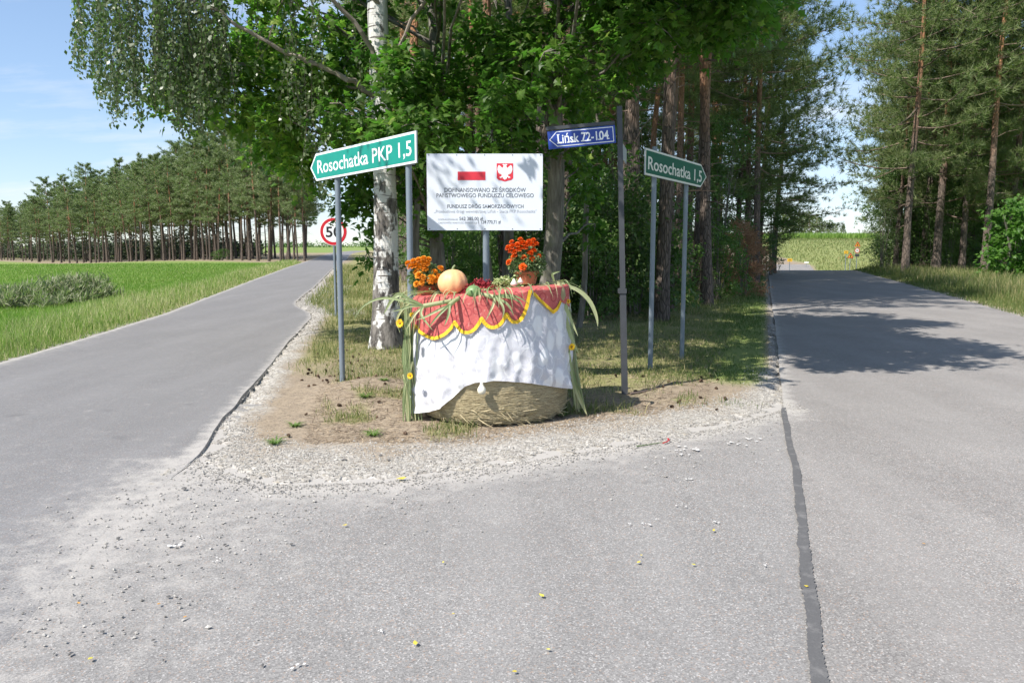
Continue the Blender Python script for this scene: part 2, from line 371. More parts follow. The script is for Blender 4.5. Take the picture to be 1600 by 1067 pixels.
dry = np.where(E_ > 0, np.where(X - LRx(Y) < 4, 0.75, 0.25 + 0.45 * sstep(0.5, 1.6, RLx(Y) - X + 1.4 * (nn - 0.5))), 0.10 + 0.65 * (1 - sstep(0.3, 2.2, S_)) + 0.5 * sstep(0.55, 0.75, fbm(X * .3, Y * .3, 60)) * (Y < 60))
dry = np.where((X > 0.1 * Y) & (Y > 60), 0.42 + 0.3 * (nn - .5), dry); dry = np.where(stand > 0.3, 0.9, dry)
for nm, arr in (('grass', gra), ('gravel', gvl), ('dry', np.clip(dry, 0, 1))):
    a = ground.data.attributes.new(nm, 'FLOAT', 'POINT'); a.data.foreach_set('value', np.asarray(arr, np.float32))

# ------------------------------------------------------------------ asphalt
def asphalt(name, c0, c1, grain=1.0, blotch=0.25, track=0.0, dustcol=(0.40, 0.375, 0.345)):
    t = NT(name); p = t.pos()
    vo = t.n('TexVoronoi', None, Vector=p, Scale=150.0); cell = t.n('SeparateColor', None, i0=vo.outputs['Color'])
    sp = t.mix(cell.outputs[0], tuple(x * (1 - 0.42 * grain) for x in c0), tuple(x * (1 + 0.35 * grain) for x in c1))
    sp = t.mix(t.ramp(cell.outputs[1], 0.90, 0.96), sp, tuple(min(1, x * (1 + 1.3 * grain)) for x in c1))
    sp = t.mix(t.ramp(cell.outputs[2], 0.93, 0.97), sp, (c1[0] * 1.25, c1[1] * 1.0, c1[2] * 0.85))
    b = t.noise(p, 0.9, 5, 0.6); sp = t.mix(t.math('MULTIPLY', t.ramp(b, 0.35, 0.7), blotch), sp, tuple(x * 0.62 for x in c0))
    st = t.noise(t.scale(p, 1.6, 0.18, 1.0, rot=(0, 0, track)), 1.0, 4, 0.55); sp = t.mix(t.math('MULTIPLY', t.ramp(st, 0.42, 0.68), 0.30), sp, tuple(min(1, x * 1.32) for x in c1))
    oil = t.noise(p, 2.7, 3, 0.5); sp = t.mix(t.math('MULTIPLY', t.ramp(oil, 0.66, 0.76), 0.45), sp, tuple(x * 0.6 for x in c0))
    pat = t.noise(p, 0.33, 2, 0.5); sp = t.mix(t.math('MULTIPLY', t.ramp(pat, 0.48, 0.52), 0.10), sp, tuple(x * 0.75 for x in c0))
    dn = t.noise(p, 7, 5, 0.7); fine = t.noise(p, 90, 2, 0.6)
    du = t.math('MULTIPLY', t.attr('dust'), 1.25)
    du = t.ramp(t.math('ADD', du, t.math('MULTIPLY', t.math('ADD', dn, t.math('MULTIPLY', fine, 0.7)), 0.75)), 0.72, 1.25)
    c = t.mix(du, sp, dustcol)
    return t.done(c, 0.82, t.bump(t.math('ADD', vo.outputs['Distance'], t.math('MULTIPLY', fine, 0.3)), 0.35 * grain, 0.006), spec=0.3)
M['old_asphalt'] = asphalt('old_grey_asphalt', (0.214, 0.205, 0.196), (0.262, 0.250, 0.238), 0.62, 0.3, 0.9)
M['new_asphalt'] = asphalt('smooth_asphalt', (0.178, 0.173, 0.172), (0.204, 0.198, 0.196), 0.35, 0.15, 0.2)
M['main_asphalt'] = asphalt('main_road_asphalt', (0.212, 0.199, 0.187), (0.262, 0.247, 0.232), 0.62, 0.25, -0.31)
def grid_sheet(name, xs, ys_fn, mat, dust_fn, zoff):
    pass
def sheet(name, Xg, Yg, Zg, mat, dust):
    n, m = Xg.shape; i = np.arange(n - 1)[:, None] * m; j = np.arange(m - 1)[None]
    f = np.stack([i + j, i + j + 1, i + m + j + 1, i + m + j], -1).reshape(-1, 4)
    mb = MB(); mb.add(np.stack([Xg, Yg, Zg], -1).reshape(-1, 3), f)
    o = tag(mb.build(name, mat, smooth=False), kind='structure')
    a = o.data.attributes.new('dust', 'FLOAT', 'POINT'); a.data.foreach_set('value', dust.ravel().astype(np.float32)); return o
def dustf(x, y):
    s = -sd_asphalt(x, y); fr = np.where((x > -2.6) & (x < 2.8), ISy(x) - y, 3)
    fr = np.where(fr < 0, 0, fr)
    d = np.where(y > ISy(x) + 1.5, 0, np.exp(-fr / 0.30) * 0.42 * sstep(-0.25, 0.15, x - LRx(y)))
    dl = np.abs(x - LRx(y)); d2 = np.where(y < 5.9, np.exp(-(dl / 0.45) ** 2) * 0.24 * sstep(1.0, 5.0, y), np.exp(-np.abs(LRx(y) - x) / 0.05) * 0.25)
    d2b = np.where(y < 5.9, np.exp(-np.abs(x - LRx(y) - 0.55) / 0.6) * 0.16 * sstep(1.5, 4.5, y), 0)
    d3 = np.where(y > 7.6, np.exp(-np.abs(x - RLx(y)) / 0.08) * 0.25, 0)
    d4 = np.exp(-np.abs(x - LLx(y)) / 0.10) * 0.35
    return np.clip(np.maximum(np.maximum(d, np.maximum(d2, d2b)), np.maximum(d3, d4)), 0, 1)
# junction apron under everything (old asphalt)
jx, jy = np.meshgrid(np.arange(-6.4, 7.21, 0.1), np.concatenate([np.arange(-30, 1, 1.0), np.arange(1, 8.01, 0.06)]))
sheet('junction_asphalt', jx, jy, 0 * jx, M['old_asphalt'], dustf(jx, jy))
# side road: a new layer with a real edge
ly = np.concatenate([np.arange(-30, 1, 1.5), np.arange(1, 12, 0.12), np.arange(12, 60, 0.4), np.arange(60, 231, 3.0)])
u = np.concatenate([[0], np.linspace(0, 1, 26), [1]])
wob = 0.028 * (fbm(ly * 1.3, ly * 0 + 3.3, 2) - 0.5) * 2
LX = LLx(ly)[:, None] * (1 - u) + (LRx(ly) + wob)[:, None] * u
LYg = np.repeat(ly[:, None], len(u), 1)
top = 0.0005 + 0.025 * sstep(5.3, 6.2, ly) - 0.014 * sstep(8.5, 10.5, ly); LZ = hgt0(LX, LYg) + top[:, None]; LZ[:, 0] -= 0.08; LZ[:, -1] -= (top * 0.9 + 0.03) * sstep(5.5, 6.2, ly) - 0.0
LX[:, 0] -= 0.02; LX[:, -1] += 0.012
sheet('side_road', LX, LYg, LZ, M['new_asphalt'], dustf(LX, LYg))
ry = np.concatenate([np.arange(-30, 1, 1.5), np.arange(1, 14, 0.12), np.arange(14, 101, 0.6)]); u = np.linspace(0, 1, 40)
wob = 0.03 * (fbm(ry * 1.7, ry * 0 + 9.3, 2) - 0.5) * 2
RX = (RLx(ry) + wob)[:, None] * (1 - u) + RRx(ry)[:, None] * u; RY = np.repeat(ry[:, None], len(u), 1)
sheet('main_road', RX, RY, hgt0(RX, RY) + 0.005 + 0.015 * sstep(7.7, 9, RY), M['main_asphalt'], dustf(RX, RY))
# tar sealing the joint between the two asphalts
ty = np.arange(0.6, 7.75, 0.012)
cx = RLx(ty) + 0.02 * (fbm(ty * 1.1, ty * 0 + 1, 31) - 0.5) * 2
wd = 0.025 + 0.009 * sstep(6.5, 3, ty)
jag = lambda sd: 1 + 0.5 * (fbm(ty * 5, ty * 0 + sd, 30 + sd, 2) - 0.5) + 0.6 * (R.random(len(ty)) - 0.5) * fbm(ty * 3, ty * 0 + sd, 44)
a0 = cx - wd * jag(2); a1 = cx + wd * jag(5)
mb = MB(); n = len(ty); V = np.concatenate([np.stack([a0, ty, 0 * ty + 0.011], -1), np.stack([a1, ty, 0 * ty + 0.011], -1)])
mb.add(V, np.stack([np.arange(n - 1), np.arange(n - 1) + n, np.arange(n - 1) + n + 1, np.arange(n - 1) + 1], -1))
t = NT('tar_seal'); c = t.mix(t.noise(t.pos(), 120, 3, 0.8), (0.070, 0.069, 0.070), (0.150, 0.146, 0.144)); c = t.mix(t.ramp(t.noise(t.pos(), 9, 5, 0.75), 0.52, 0.72), c, (0.20, 0.192, 0.185))
tag(mb.build('road_joint_seal', t.done(c, 0.75, spec=0.3)), 'dark tar line sealing the joint in the asphalt', kind='structure')

# ------------------------------------------------------------------ trees
def needle_tuft(seed, n=10, w=0.075):
    r = np.random.default_rng(seed); V = []; F = []
    for k in range(n):
        a = 2 * np.pi * k / n + r.random(); e = 0.25 + 1.0 * r.random()
        d = np.array([math.cos(e), math.sin(e) * math.cos(a), math.sin(e) * math.sin(a)])
        s = unit(np.cross(d, r.normal(size=3))); L = 0.7 + 0.5 * r.random(); o = np.array([0.25 * r.random(), 0, 0])
        V += [o + s * w * 0.6, o + d * L, o - s * w * 0.6]; F.append((3 * k, 3 * k + 1, 3 * k + 2))
    return np.array(V), np.array(F)
TUFTS = [needle_tuft(s) for s in range(3)]
TUFTS_S = [needle_tuft(s + 9, 7, 0.12) for s in range(3)]

def pine_meshes(seed, H=18.0, r0=0.19, cb=0.5, spread=2.6, nb=44, tuft=0.24, tufts=TUFTS, per=6, lean=0.3, stubs=14, bark=None, leaf=None, seg=9, low=None, nsub=7):
    r = np.random.default_rng(seed); tr = MB(); cr = MB()
    z = np.linspace(-0.25, H, 15); ph = r.random() * 6
    zc_ = np.clip(z, 0, H) / H; px = lean * zc_ ** 1.5 * math.cos(ph) + 0.12 * np.sin(z * 0.55 + ph) * zc_; py = lean * zc_ ** 1.5 * math.sin(ph) + 0.12 * np.cos(z * 0.5 + ph) * zc_
    rad = r0 * (1 - 0.80 * (np.clip(z, 0, H) / H) ** 1.1) * (1 + 0.35 * np.exp(-np.clip(z, 0, 9) / 0.4))
    path = np.stack([px, py, z], -1); tube(tr, path, rad, seg, wob=0.06)
    pt = lambda h: np.array([np.interp(h, z, px), np.interp(h, z, py), h])
    P = []; T = []; az = r.random() * 6
    for k in range(nb):
        f = (k + r.random()) / nb; h = H * (cb + (1 - cb) * f ** 0.9) ; az += 2.4 + r.normal() * 0.4
        L = spread * (0.35 + 0.75 * math.sin(math.pi * min(1, 0.18 + 0.78 * f)) ** 0.8) * (0.65 + 0.6 * r.random()) * (1.0 if f < 0.8 else 0.75)
        el = -0.15 + 0.75 * f + r.normal() * 0.18
        b = pt(h); d = np.array([math.cos(az) * math.cos(el), math.sin(az) * math.cos(el), math.sin(el)])
        tip = b + d * L + np.array([0, 0, 0.10 * L]); mid = b + d * L * 0.5 + np.array([0, 0, -0.10 * L])
        bp = bez(b, mid, tip, 6); rb = r0 * 0.22 * (1.1 - f * 0.6)
        tube(cr, bp, np.linspace(rb, rb * 0.25, 6), 4, mi=1, cap=False)
        for s in range(nsub):
            u = 0.25 + 0.75 * (s + r.random()) / nsub; q = bez(b, mid, tip, 21)[int(u * 20)]
            sd = unit(d * 0.8 + np.array([r.normal(), r.normal(), 0.25 * r.normal() + 0.25]) * 0.75); sl = L * (0.18 + 0.22 * r.random())
            e = q + sd * sl
            if s % 3 == 0: tube(cr, [q, (q + e) / 2 + [0, 0, 0.03], e], [rb * 0.3, rb * 0.22, rb * 0.12], 3, mi=1, cap=False)
            for m in range(per):
                w = ((m + 0.6) / per) ** 0.7; P.append(q + (e - q) * w + r.normal(size=3) * [0.15, 0.15, 0.08] * L / 2.6); T.append(sd + r.normal(size=3) * 0.45 + [0, 0, 0.35])
    for k in range(stubs):
        h = H * (0.12 + (cb - 0.10) * r.random()); a = r.random() * 6.28; L = 0.4 + 1.3 * r.random() ** 2
        b = pt(h); e = b + np.array([math.cos(a) * L, math.sin(a) * L, -0.05 + 0.3 * r.normal() * L]); tube(cr, [b, (b + e) / 2 + [0, 0, 0.08], e], [0.022, 0.014, 0.005], 3, mi=1, cap=False)
    P = np.array(P); T = np.array(T); n = len(P); idx = r.integers(0, 3, n); tint = np.clip(r.normal(0.45, 0.25, n), 0, 1)
    for q in range(3):
        m = idx == q
        scatter(cr, *tufts[q], P[m], T[m], r.normal(size=(m.sum(), 3)) + [0, 0, 1], tuft * (0.75 + 0.5 * r.random(m.sum())), tint[m])
    return tr.mesh('pine_trunk', bark or M['bark_pine'], True), cr.mesh('pine_crown', [leaf or M['pine_leaf'], M['limb']])
def place_tree(name, tm, cm, loc, rz, scale, label, cat='tree', group=None, tilt=(0, 0)):
    t = thing(name, label, cat, loc, rz, group); t.rotation_euler = (tilt[0], tilt[1], rz)
    t.scale = (scale,) * 3 if np.isscalar(scale) else scale
    link('trunk', tm, t)
    if cm is not None: link('crown', cm, t)
    return t

def maple_leaf():
    pts = [(0, 0), (0.16, -0.34), (0.30, -0.22), (0.44, -0.52), (0.56, -0.22), (1.0, 0.0), (0.56, 0.22), (0.44, 0.52), (0.30, 0.22), (0.16, 0.34)]
    v = np.array([(x, y, -0.20 * abs(y) - 0.12 * x * x) for x, y in pts]); c = len(v)
    v = np.vstack([v, [(0.34, 0, 0.03)]])
    return v, np.array([(k, (k + 1) % c, c) for k in range(c)])
MAPLE = maple_leaf()
OVAL = (np.array([(0, 0, 0), (0.45, -0.33, -0.05), (1, 0, -0.1), (0.45, 0.33, -0.05)]), np.array([(0, 1, 2, 3)]))
def leaf_cloud(mb, c, rad, n, tmpl, size, r, flat=0.6, tintm=0.4, up=1.2, twig=None):
    """a bough: twigs leave the middle and carry leaves in loose layers"""
    c = np.asarray(tuple(c)); nt = max(5, n // 16)
    d = unit(r.normal(size=(nt, 3)) * [1, 1, 0.65]); L = rad * (0.45 + 0.65 * r.random(nt) ** 0.6)
    k = r.integers(0, nt, n); u = 0.30 + 0.72 * r.random(n) ** 0.75
    droop = np.array([0, 0, -0.35]) * (u ** 2 * L[k])[:, None]
    P = c + d[k] * (u * L[k])[:, None] * [1, 1, flat] + droop + r.normal(size=(n, 3)) * size * 0.75
    T = d[k] * [1, 1, 0.3] + r.normal(size=(n, 3)) * 0.6 + [0, 0, -0.35]
    N = r.normal(size=(n, 3)) * 0.55 + [0, 0, up] + d[k] * 0.4
    scatter(mb, *tmpl, P, T, N, size * (0.65 + 0.7 * r.random(n)), np.clip(r.normal(tintm, 0.22, n), 0, 1))
    if twig is not None:
        for q in range(0, nt, 2):
            e = c + d[q] * L[q] * 0.9 * np.array([1, 1, flat]) + [0, 0, -0.2 * L[q]]
            tube(twig, [c, (c + e) / 2 + [0, 0, 0.05 * L[q]], e], [0.010, 0.007, 0.003], 3, cap=False)

# --- shared pine shapes
PINES = [pine_meshes(s, H=18 + (s % 3), r0=0.17 + 0.02 * (s % 3), cb=0.42 + 0.05 * (s % 3), spread=2.7, nb=50, lean=0.5, per=9, tuft=0.27) for s in range(5)]
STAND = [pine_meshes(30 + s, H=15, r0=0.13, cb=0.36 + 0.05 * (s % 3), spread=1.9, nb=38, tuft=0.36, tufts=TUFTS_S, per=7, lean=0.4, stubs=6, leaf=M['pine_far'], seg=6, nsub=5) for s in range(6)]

LOWP = [pine_meshes(80 + s, H=15, r0=0.16, cb=0.16 + 0.06 * s, spread=3.3, nb=56, lean=0.4, per=8, tuft=0.30, stubs=6) for s in range(3)]
# --- the pine stand across the field
r = np.random.default_rng(5); k = 0
fx = [-160, 0, 100, 200, 300, 400, 486]; fd = [225, 180, 148, 122, 103, 90, 84]; fs = [0.72, 0.74, 0.95, 0.98, 0.98, 1.0, 0.80]
rows = []
for row, (dd, cnt) in enumerate([(0, 42), (4, 36), (9, 32), (15, 28), (22, 26), (29, 24), (37, 22)]):
    for q in range(cnt):
        px = -150 + (486 + 150) * ((q + 0.15 + 0.7 * r.random()) / cnt) ** 0.95
        rows.append((px, np.interp(px, fx, fd) + dd * 1.1 + r.normal() * 2.6, np.interp(px, fx, fs)))
for px, d, s in rows:
    x = (px - 800) / FPX * d; m = STAND[r.integers(0, 6)]
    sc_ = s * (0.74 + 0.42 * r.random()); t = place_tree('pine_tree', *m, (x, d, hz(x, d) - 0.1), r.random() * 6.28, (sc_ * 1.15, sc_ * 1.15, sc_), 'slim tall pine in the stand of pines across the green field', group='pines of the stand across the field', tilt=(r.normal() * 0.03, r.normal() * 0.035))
# a leaning dead-looking pine in that stand
p = at(447, 398, 92); m = STAND[2]
place_tree('pine_tree', *m, (p.x, 92, hz(p.x, 92)), 1.0, (0.75, 0.75, 0.8), 'pine leaning to the right at the road end of the stand', tilt=(0, 0.20))

# --- wood in the fork: named trunks first
def pine_px(px, py_base, d, v, s, label, tilt=(0, 0), rz=None, group=None):
    x = (px - 800) / FPX * d
    return place_tree('pine_tree', *(PINES + LOWP)[v], (x, d, hz(x, d) - 0.05), rz if rz is not None else px * 0.37, s, label, group=group, tilt=tilt)
pine_px(968, 455, 22.0, 0, (1.12, 1.12, 1.0), 'thick dark pine trunk leaning right behind the dark street sign post', tilt=(0, 0.055))
pine_px(992, 462, 20.0, 1, (0.92, 0.92, 0.95), 'curved pine trunk beside the green sign pole, right of the thickest trunk', tilt=(0, 0.04))
pine_px(880, 440, 17.5, 2, (0.8, 0.8, 0.9), 'thin straight pine just right of the grey maple trunk')
pine_px(1086, 430, 27, 3, (0.9, 0.9, 1.0), 'pine standing behind the poles of the right green sign', tilt=(0, 0.01))
pine_px(1207, 418, 46, 5, (1.0, 1.0, 0.80), 'lone pine at the end of the wood beside the road bend', tilt=(0, 0.02))
pine_px(1150, 420, 38, 6, (0.9, 0.9, 1.0), 'pine behind the brown dead shrub')
pine_px(1105, 440, 21, 3, (0.95, 0.95, 0.82), 'pine whose dark boughs reach out over the main road', tilt=(0, 0.045), rz=2.0)
pine_px(1045, 440, 19, 0, (0.75, 0.75, 0.80), 'pine rising just behind the right green sign plate', tilt=(0, 0.03), rz=4.0)
pine_px(1180, 425, 34, 7, (1.0, 1.0, 1.05), 'bushy low-branched pine above the brown dead shrub')
pine_px(1184, 420, 43, 5, (1.0, 1.0, 0.95), 'broad low-branched pine left of the lone pine by the road bend', rz=1.0)
pine_px(1163, 424, 37, 7, (0.95, 0.95, 0.9), 'broad pine directly behind the russet dead conifer', rz=5.0)
r = np.random.default_rng(17); spots = []
tries = 0
while len(spots) < 62 and tries < 6000:
    tries += 1
    d = 16 + 52 * r.random() ** 0.75; lo = LRx(d) + 3.5; hi = RLx(d) - 2.2; x = lo + (hi - lo) * r.random()
    px = x / d * FPX + 800
    if px < 620 and d < 40: continue
    if any(math.hypot(x - a, d - b) < 2.3 for a, b in spots): continue
    spots.append((x, d))
for x, d in spots:
    px = x / d * FPX + 800
    m = PINES[r.integers(0, 5)]; s = 0.78 + 0.3 * r.random()
    place_tree('pine_tree', *m, (x, d, hz(x, d) - 0.05), r.random() * 6.28, (s * (0.75 + 0.5 * r.random()), s * (0.75 + 0.5 * r.random()), s), 'pine growing inside the wood between the two roads', group='pines of the wood in the fork', tilt=(r.normal() * 0.025, r.normal() * 0.025))

# --- pines on the far side of the main road
for (px, d, v, s, lab, tl) in [(1460, 47, 1, (1.25, 1.25, 1.1), 'tall pine with orange upper bark leaning left by the main road verge', (0, -0.035)),
                               (1535, 43, 3, (1.2, 1.2, 1.15), 'straight orange pine trunk beside the bright green maple bush', (0, 0.0)),
                               (1396, 52, 6, (0.95, 0.95, 1.05), 'slender pale pine trunk nearest the sky gap over the road', (0, -0.01)),
                               (1422, 56, 7, (1.1, 1.1, 1.25), 'dark pine between the slender pale trunk and the tall leaning one', (0, 0.01)),
                               (1580, 50, 4, (1.0, 1.0, 1.1), 'pine trunk leaning right behind the bright green maple bush', (0, 0.06))]:
    x = (px - 800) / FPX * d; place_tree('pine_tree', *(PINES + LOWP)[v], (x, d, hz(x, d) - 0.05), px * 0.7, s, lab, tilt=tl)
for (px, d, v, s, lab) in [(1412, 43, 6, 1.30, 'bushy pine at the front of the wood nearest the sky gap'), (1440, 51, 7, 1.35, 'bushy pine just left of the tall leaning orange trunk'), (1500, 47, 5, 1.25, 'bushy pine between the two orange trunks'), (1570, 46, 6, 1.3, 'bushy pine above the bright green maple bush')]:
    x = (px - 800) / FPX * d; place_tree('pine_tree', *(PINES + LOWP)[v], (x, d, hz(x, d) - 0.05), px * 0.31, (s * 0.95, s * 0.95, s * 1.05), lab)
r = np.random.default_rng(23); sp2 = []; tries = 0
while len(sp2) < 74 and tries < 5000:
    tries += 1; d = 44 + 60 * r.random(); x = RRx(d) + 4.5 + 44 * r.random(); px = x / d * FPX + 800
    if px < 1392 or px > 1720 or any(math.hypot(x - a, d - b) < 2.4 for a, b in sp2): continue
    sp2.append((x, d))
for x, d in sp2:
    m = (PINES + LOWP)[r.integers(0, 8)]; s = 0.85 + 0.3 * r.random()
    place_tree('pine_tree', *m, (x, d, hz(x, d) - 0.05), r.random() * 6.28, (s * (0.7 + 0.4 * r.random()), s * (0.7 + 0.4 * r.random()), s), 'pine deeper in the wood on the far side of the main road', group='pines across the main road', tilt=(r.normal() * 0.03, r.normal() * 0.03))

# --- far trees on the hill
FAR = [pine_meshes(60 + s, H=9, r0=0.14, cb=0.15, spread=1.8, nb=26, tuft=0.6, tufts=TUFTS_S, per=3, stubs=0, leaf=M['pine_leaf'], seg=5, nsub=4) for s in range(3)]
r = np.random.default_rng(3)
for q in range(26):
    px = 1216 + q * 3.5 + r.normal() * 1; d = 215 + r.random() * 25; x = (px - 800) / FPX * d
    s = (0.80 - 0.30 * max(0, (q - 12) / 13)) * (0.75 + 0.35 * r.random())
    place_tree('pine_tree', *FAR[q % 3], (x, d, hz(x, d) - 0.3), r.random() * 6, s, 'small far tree on the hilltop behind the maize field', group='far trees on the hilltop')
def spruce():
    tr = MB(); cr = MB(); r = np.random.default_rng(77); tube(tr, [(0, 0, -0.2), (0, 0, 3), (0, 0, 6)], [0.12, 0.08, 0.02], 6); P = []; T = []
    for k in range(420):
        f = r.random() ** 0.8; a = r.random() * 6.28; L = 1.55 * (1 - f) + 0.08; u = 0.35 + 0.65 * r.random()
        P.append((math.cos(a) * L * u, math.sin(a) * L * u, 0.5 + 5.4 * f - 0.25 * L * u)); T.append((math.cos(a), math.sin(a), -0.15))
    scatter(cr, *TUFTS_S[0], np.array(P), np.array(T), rdir(len(P), 1), 0.42, R.random(len(P)) * 0.5)
    return tr.mesh('spruce_trunk', M['bark_pine'], True), cr.mesh('spruce_crown', M['pine_leaf'])
SPR = spruce(); d = 205; x = (1313 - 800) / FPX * d
place_tree('spruce_tree', *SPR, (x, d, hz(x, d) - 0.3), 0, 0.72, 'small dark spruce standing alone against the sky on the hilltop')
# low line of woodland on the horizon beyond the side road
mb = MB(); r = np.random.default_rng(8)
for q in range(420):
    x = -420 + 560 * r.random(); y = 640 + 120 * r.random(); h = 4 + 4 * r.random()
    leaf_cloud(mb, (x, y, h * 0.4), h * 0.7, 40, OVAL, 1.5, r, 0.9)
tag(mb.build('far_woods', M['shrub_leaf']), 'low dark line of woodland on the horizon beyond the side road', 'woodland', kind='stuff')

mb = MB(); r = np.random.default_rng(88)
for q in range(620):
    px = -160 + 560 * r.random() ** 0.9; d = np.interp(px, fx, fd) + 40 + 16 * r.random(); x = (px - 800) / FPX * d; h = 1.5 + 8.0 * r.random() * (1 if px < 330 else 0.45)
    leaf_cloud(mb, (x, d, hz(x, d) + h * 0.45), h * 0.7, 60, OVAL, 0.55, r, 0.9)
tag(mb.build('stand_undergrowth', M['stand_dark']), 'dark undergrowth at the back of the pine stand across the field', 'undergrowth', kind='stuff')
# --- the birch by the bale
bx, by = -1.96, 12.35; zb = hz(bx, by)
birch = thing('birch_tree', 'birch with white and black bark and drooping branches over the green sign', 'tree', (bx, by, zb))
tr = MB(); zz = np.array([-0.2, 0, 0.3, 0.8, 1.6, 2.6, 3.6, 4.6, 6, 8, 10.5, 13]); bxx = np.array([0, 0, 0.0, 0.0, 0.02, 0.02, 0.0, -0.03, -0.05, -0.02, 0.1, 0.2])
brad = np.array([0.32, 0.29, 0.235, 0.205, 0.188, 0.17, 0.158, 0.15, 0.15, 0.12, 0.08, 0.03])
zf = np.linspace(-0.2, 13, 60); tube(tr, np.stack([np.interp(zf, zz, bxx), 0.03 * np.sin(zf), zf], -1), np.interp(zf, zz, brad), 20, wob=0.05)
limbs = []; cr = MB()
def limb(pts, r0, r1):
    P = np.array([tuple(at(*q)) for q in pts]) - np.array([bx, by, zb])
    t = np.linspace(0, 1, len(P)); tt = np.linspace(0, 1, len(P) * 3); Q = np.stack([np.interp(tt, t, P[:, k]) for k in range(3)], -1)
    Q[1:-1] += R.normal(size=(len(Q) - 2, 3)) * 0.02
    limbs.append(Q); tube(cr, Q, np.linspace(r0 * 0.62, r1 * 0.6, len(Q)), 7, 0.5, 2, cap=False); return Q
limb([(600, 165, 12.3), (565, 135, 12.1), (520, 112, 11.9), (470, 92, 11.8), (420, 68, 11.6), (370, 38, 11.5), (320, 8, 11.4), (250, -10, 11.3), (190, -12, 11.2)], 0.075, 0.018)
limb([(600, 165, 12.3), (560, 136, 12.5), (510, 134, 12.6), (460, 130, 12.7), (400, 120, 12.8)], 0.045, 0.010)
limb([(600, 150, 12.3), (585, 90, 12.0), (560, 40, 11.8), (500, -20, 11.5), (430, -70, 11.2), (330, -110, 11.0), (230, -120, 10.9)], 0.07, 0.02)
limb([(600, 20, 12.3), (540, -60, 12.0), (440, -130, 11.8), (320, -170, 11.6), (200, -150, 11.5), (130, -90, 11.4)], 0.07, 0.02)
limb([(602, 120, 12.3), (640, 40, 12.0), (690, -40, 11.8), (760, -90, 11.6)], 0.06, 0.02)
limb([(598, 200, 12.3), (560, 175, 12.0), (520, 160, 11.8), (490, 168, 11.7), (470, 185, 11.7)], 0.03, 0.008)
r = np.random.default_rng(14); bot_x = [100, 120, 150, 175, 200, 230, 260, 300, 330, 360, 400, 440, 470, 500, 530, 570, 620]; bot_y = [52, 130, 165, 205, 205, 150, 215, 228, 205, 145, 135, 190, 330, 335, 210, 150, 130]
P = []; T = []
def strand(q, L):
    n = max(4, int(L / 0.021)); s = np.linspace(0, 1, n); a = r.random() * 6.28; drift = 0.06 * L
    pts = q + np.stack([drift * np.cos(a) * s + 0.03 * np.sin(s * 9 + a), drift * np.sin(a) * s, -L * s], -1)
    tube(cr, pts[::max(1, n // 6)], 0.0022, 3, 0.0, 1, cap=False)
    pp = pts + r.normal(size=(n, 3)) * [0.035, 0.035, 0.015]; P.append(pp); T.append(r.normal(size=(n, 3)) * 0.6 + [0, 0, -0.9])
cols = [122, 150, 158, 180, 186, 205, 212, 240, 246, 252, 268, 284, 300, 306, 318, 345, 395, 452, 476, 490, 545]
for q in range(250):
    px = cols[r.integers(0, len(cols))] + r.normal() * 4.5 if r.random() < 0.9 else 110 + 500 * r.random()
    yb = np.interp(px, bot_x, bot_y) * (1 - 0.30 * r.random() ** 1.5) - 12 * r.random(); top = -140 + 150 * r.random() if px < 350 else -120 + 240 * r.random()
    d = 10.9 + 1.8 * r.random()
    if px > 345 and r.random() < 0.68: continue
    if yb - top < 25: top = yb - 60
    a = np.array(tuple(at(px, top, d))) - [bx, by, zb]; b = np.array(tuple(at(px, yb, d))) - [bx, by, zb]
    strand(a, a[2] - b[2])
    if q % 3 == 0:     # the twig that carries this strand
        Q = limbs[[0, 2, 3, 3][q // 3 % 4]]; c = Q[np.argmin(((Q - a) ** 2).sum(1))]; tube(cr, bez(c, (c + a) / 2 + [0, 0, 0.25], a, 5), np.linspace(0.010, 0.003, 5), 3, 0.5, 1, cap=False)
P = np.concatenate(P); T = np.concatenate(T); n = len(P)
scatter(cr, *OVAL, P, T, r.normal(size=(n, 3)) + [-0.3, -0.3, 0.2], 0.064 * (0.5 + 0.8 * r.random(n)), np.clip(r.normal(0.5, 0.25, n), 0, 1))
for (x_, y_, z_) in [(-3.6, 6.6, 6.4), (-4.2, 6.9, 7.1), (-3.2, 7.2, 6.0), (-4.6, 6.3, 7.4), (-3.9, 7.4, 6.9), (-2.8, 7.6, 6.3), (-3.3, 8.0, 7.2), (-4.4, 7.8, 8.0), (-2.6, 8.6, 7.0), (-3.0, 9.4, 7.4)]:   # bough over the road, out of view, added to dapple the board with shade
    c_ = np.array([x_ - bx, y_ - by, z_ - zb]); leaf_cloud(cr, c_, 0.8, 150, OVAL, 0.07, r); tube(cr, bez((0, 0, 6.0), (c_[0] * 0.5, c_[1] * 0.5, c_[2] + 0.2), c_, 7), np.linspace(0.04, 0.008, 7), 4, 0.5, 2, cap=False)
for q in range(6):   # high crown above the picture
    leaf_cloud(cr, (r.normal() * 1.6, r.normal() * 1.6, 7.2 + 5.5 * r.random()), 0.9, 260, OVAL, 0.07, r)
tr.build('trunk', M['bark_birch'], birch, True); cr.build('crown', [M['birch_leaf'], M['bark_dead'], M['birch_limb']], birch)

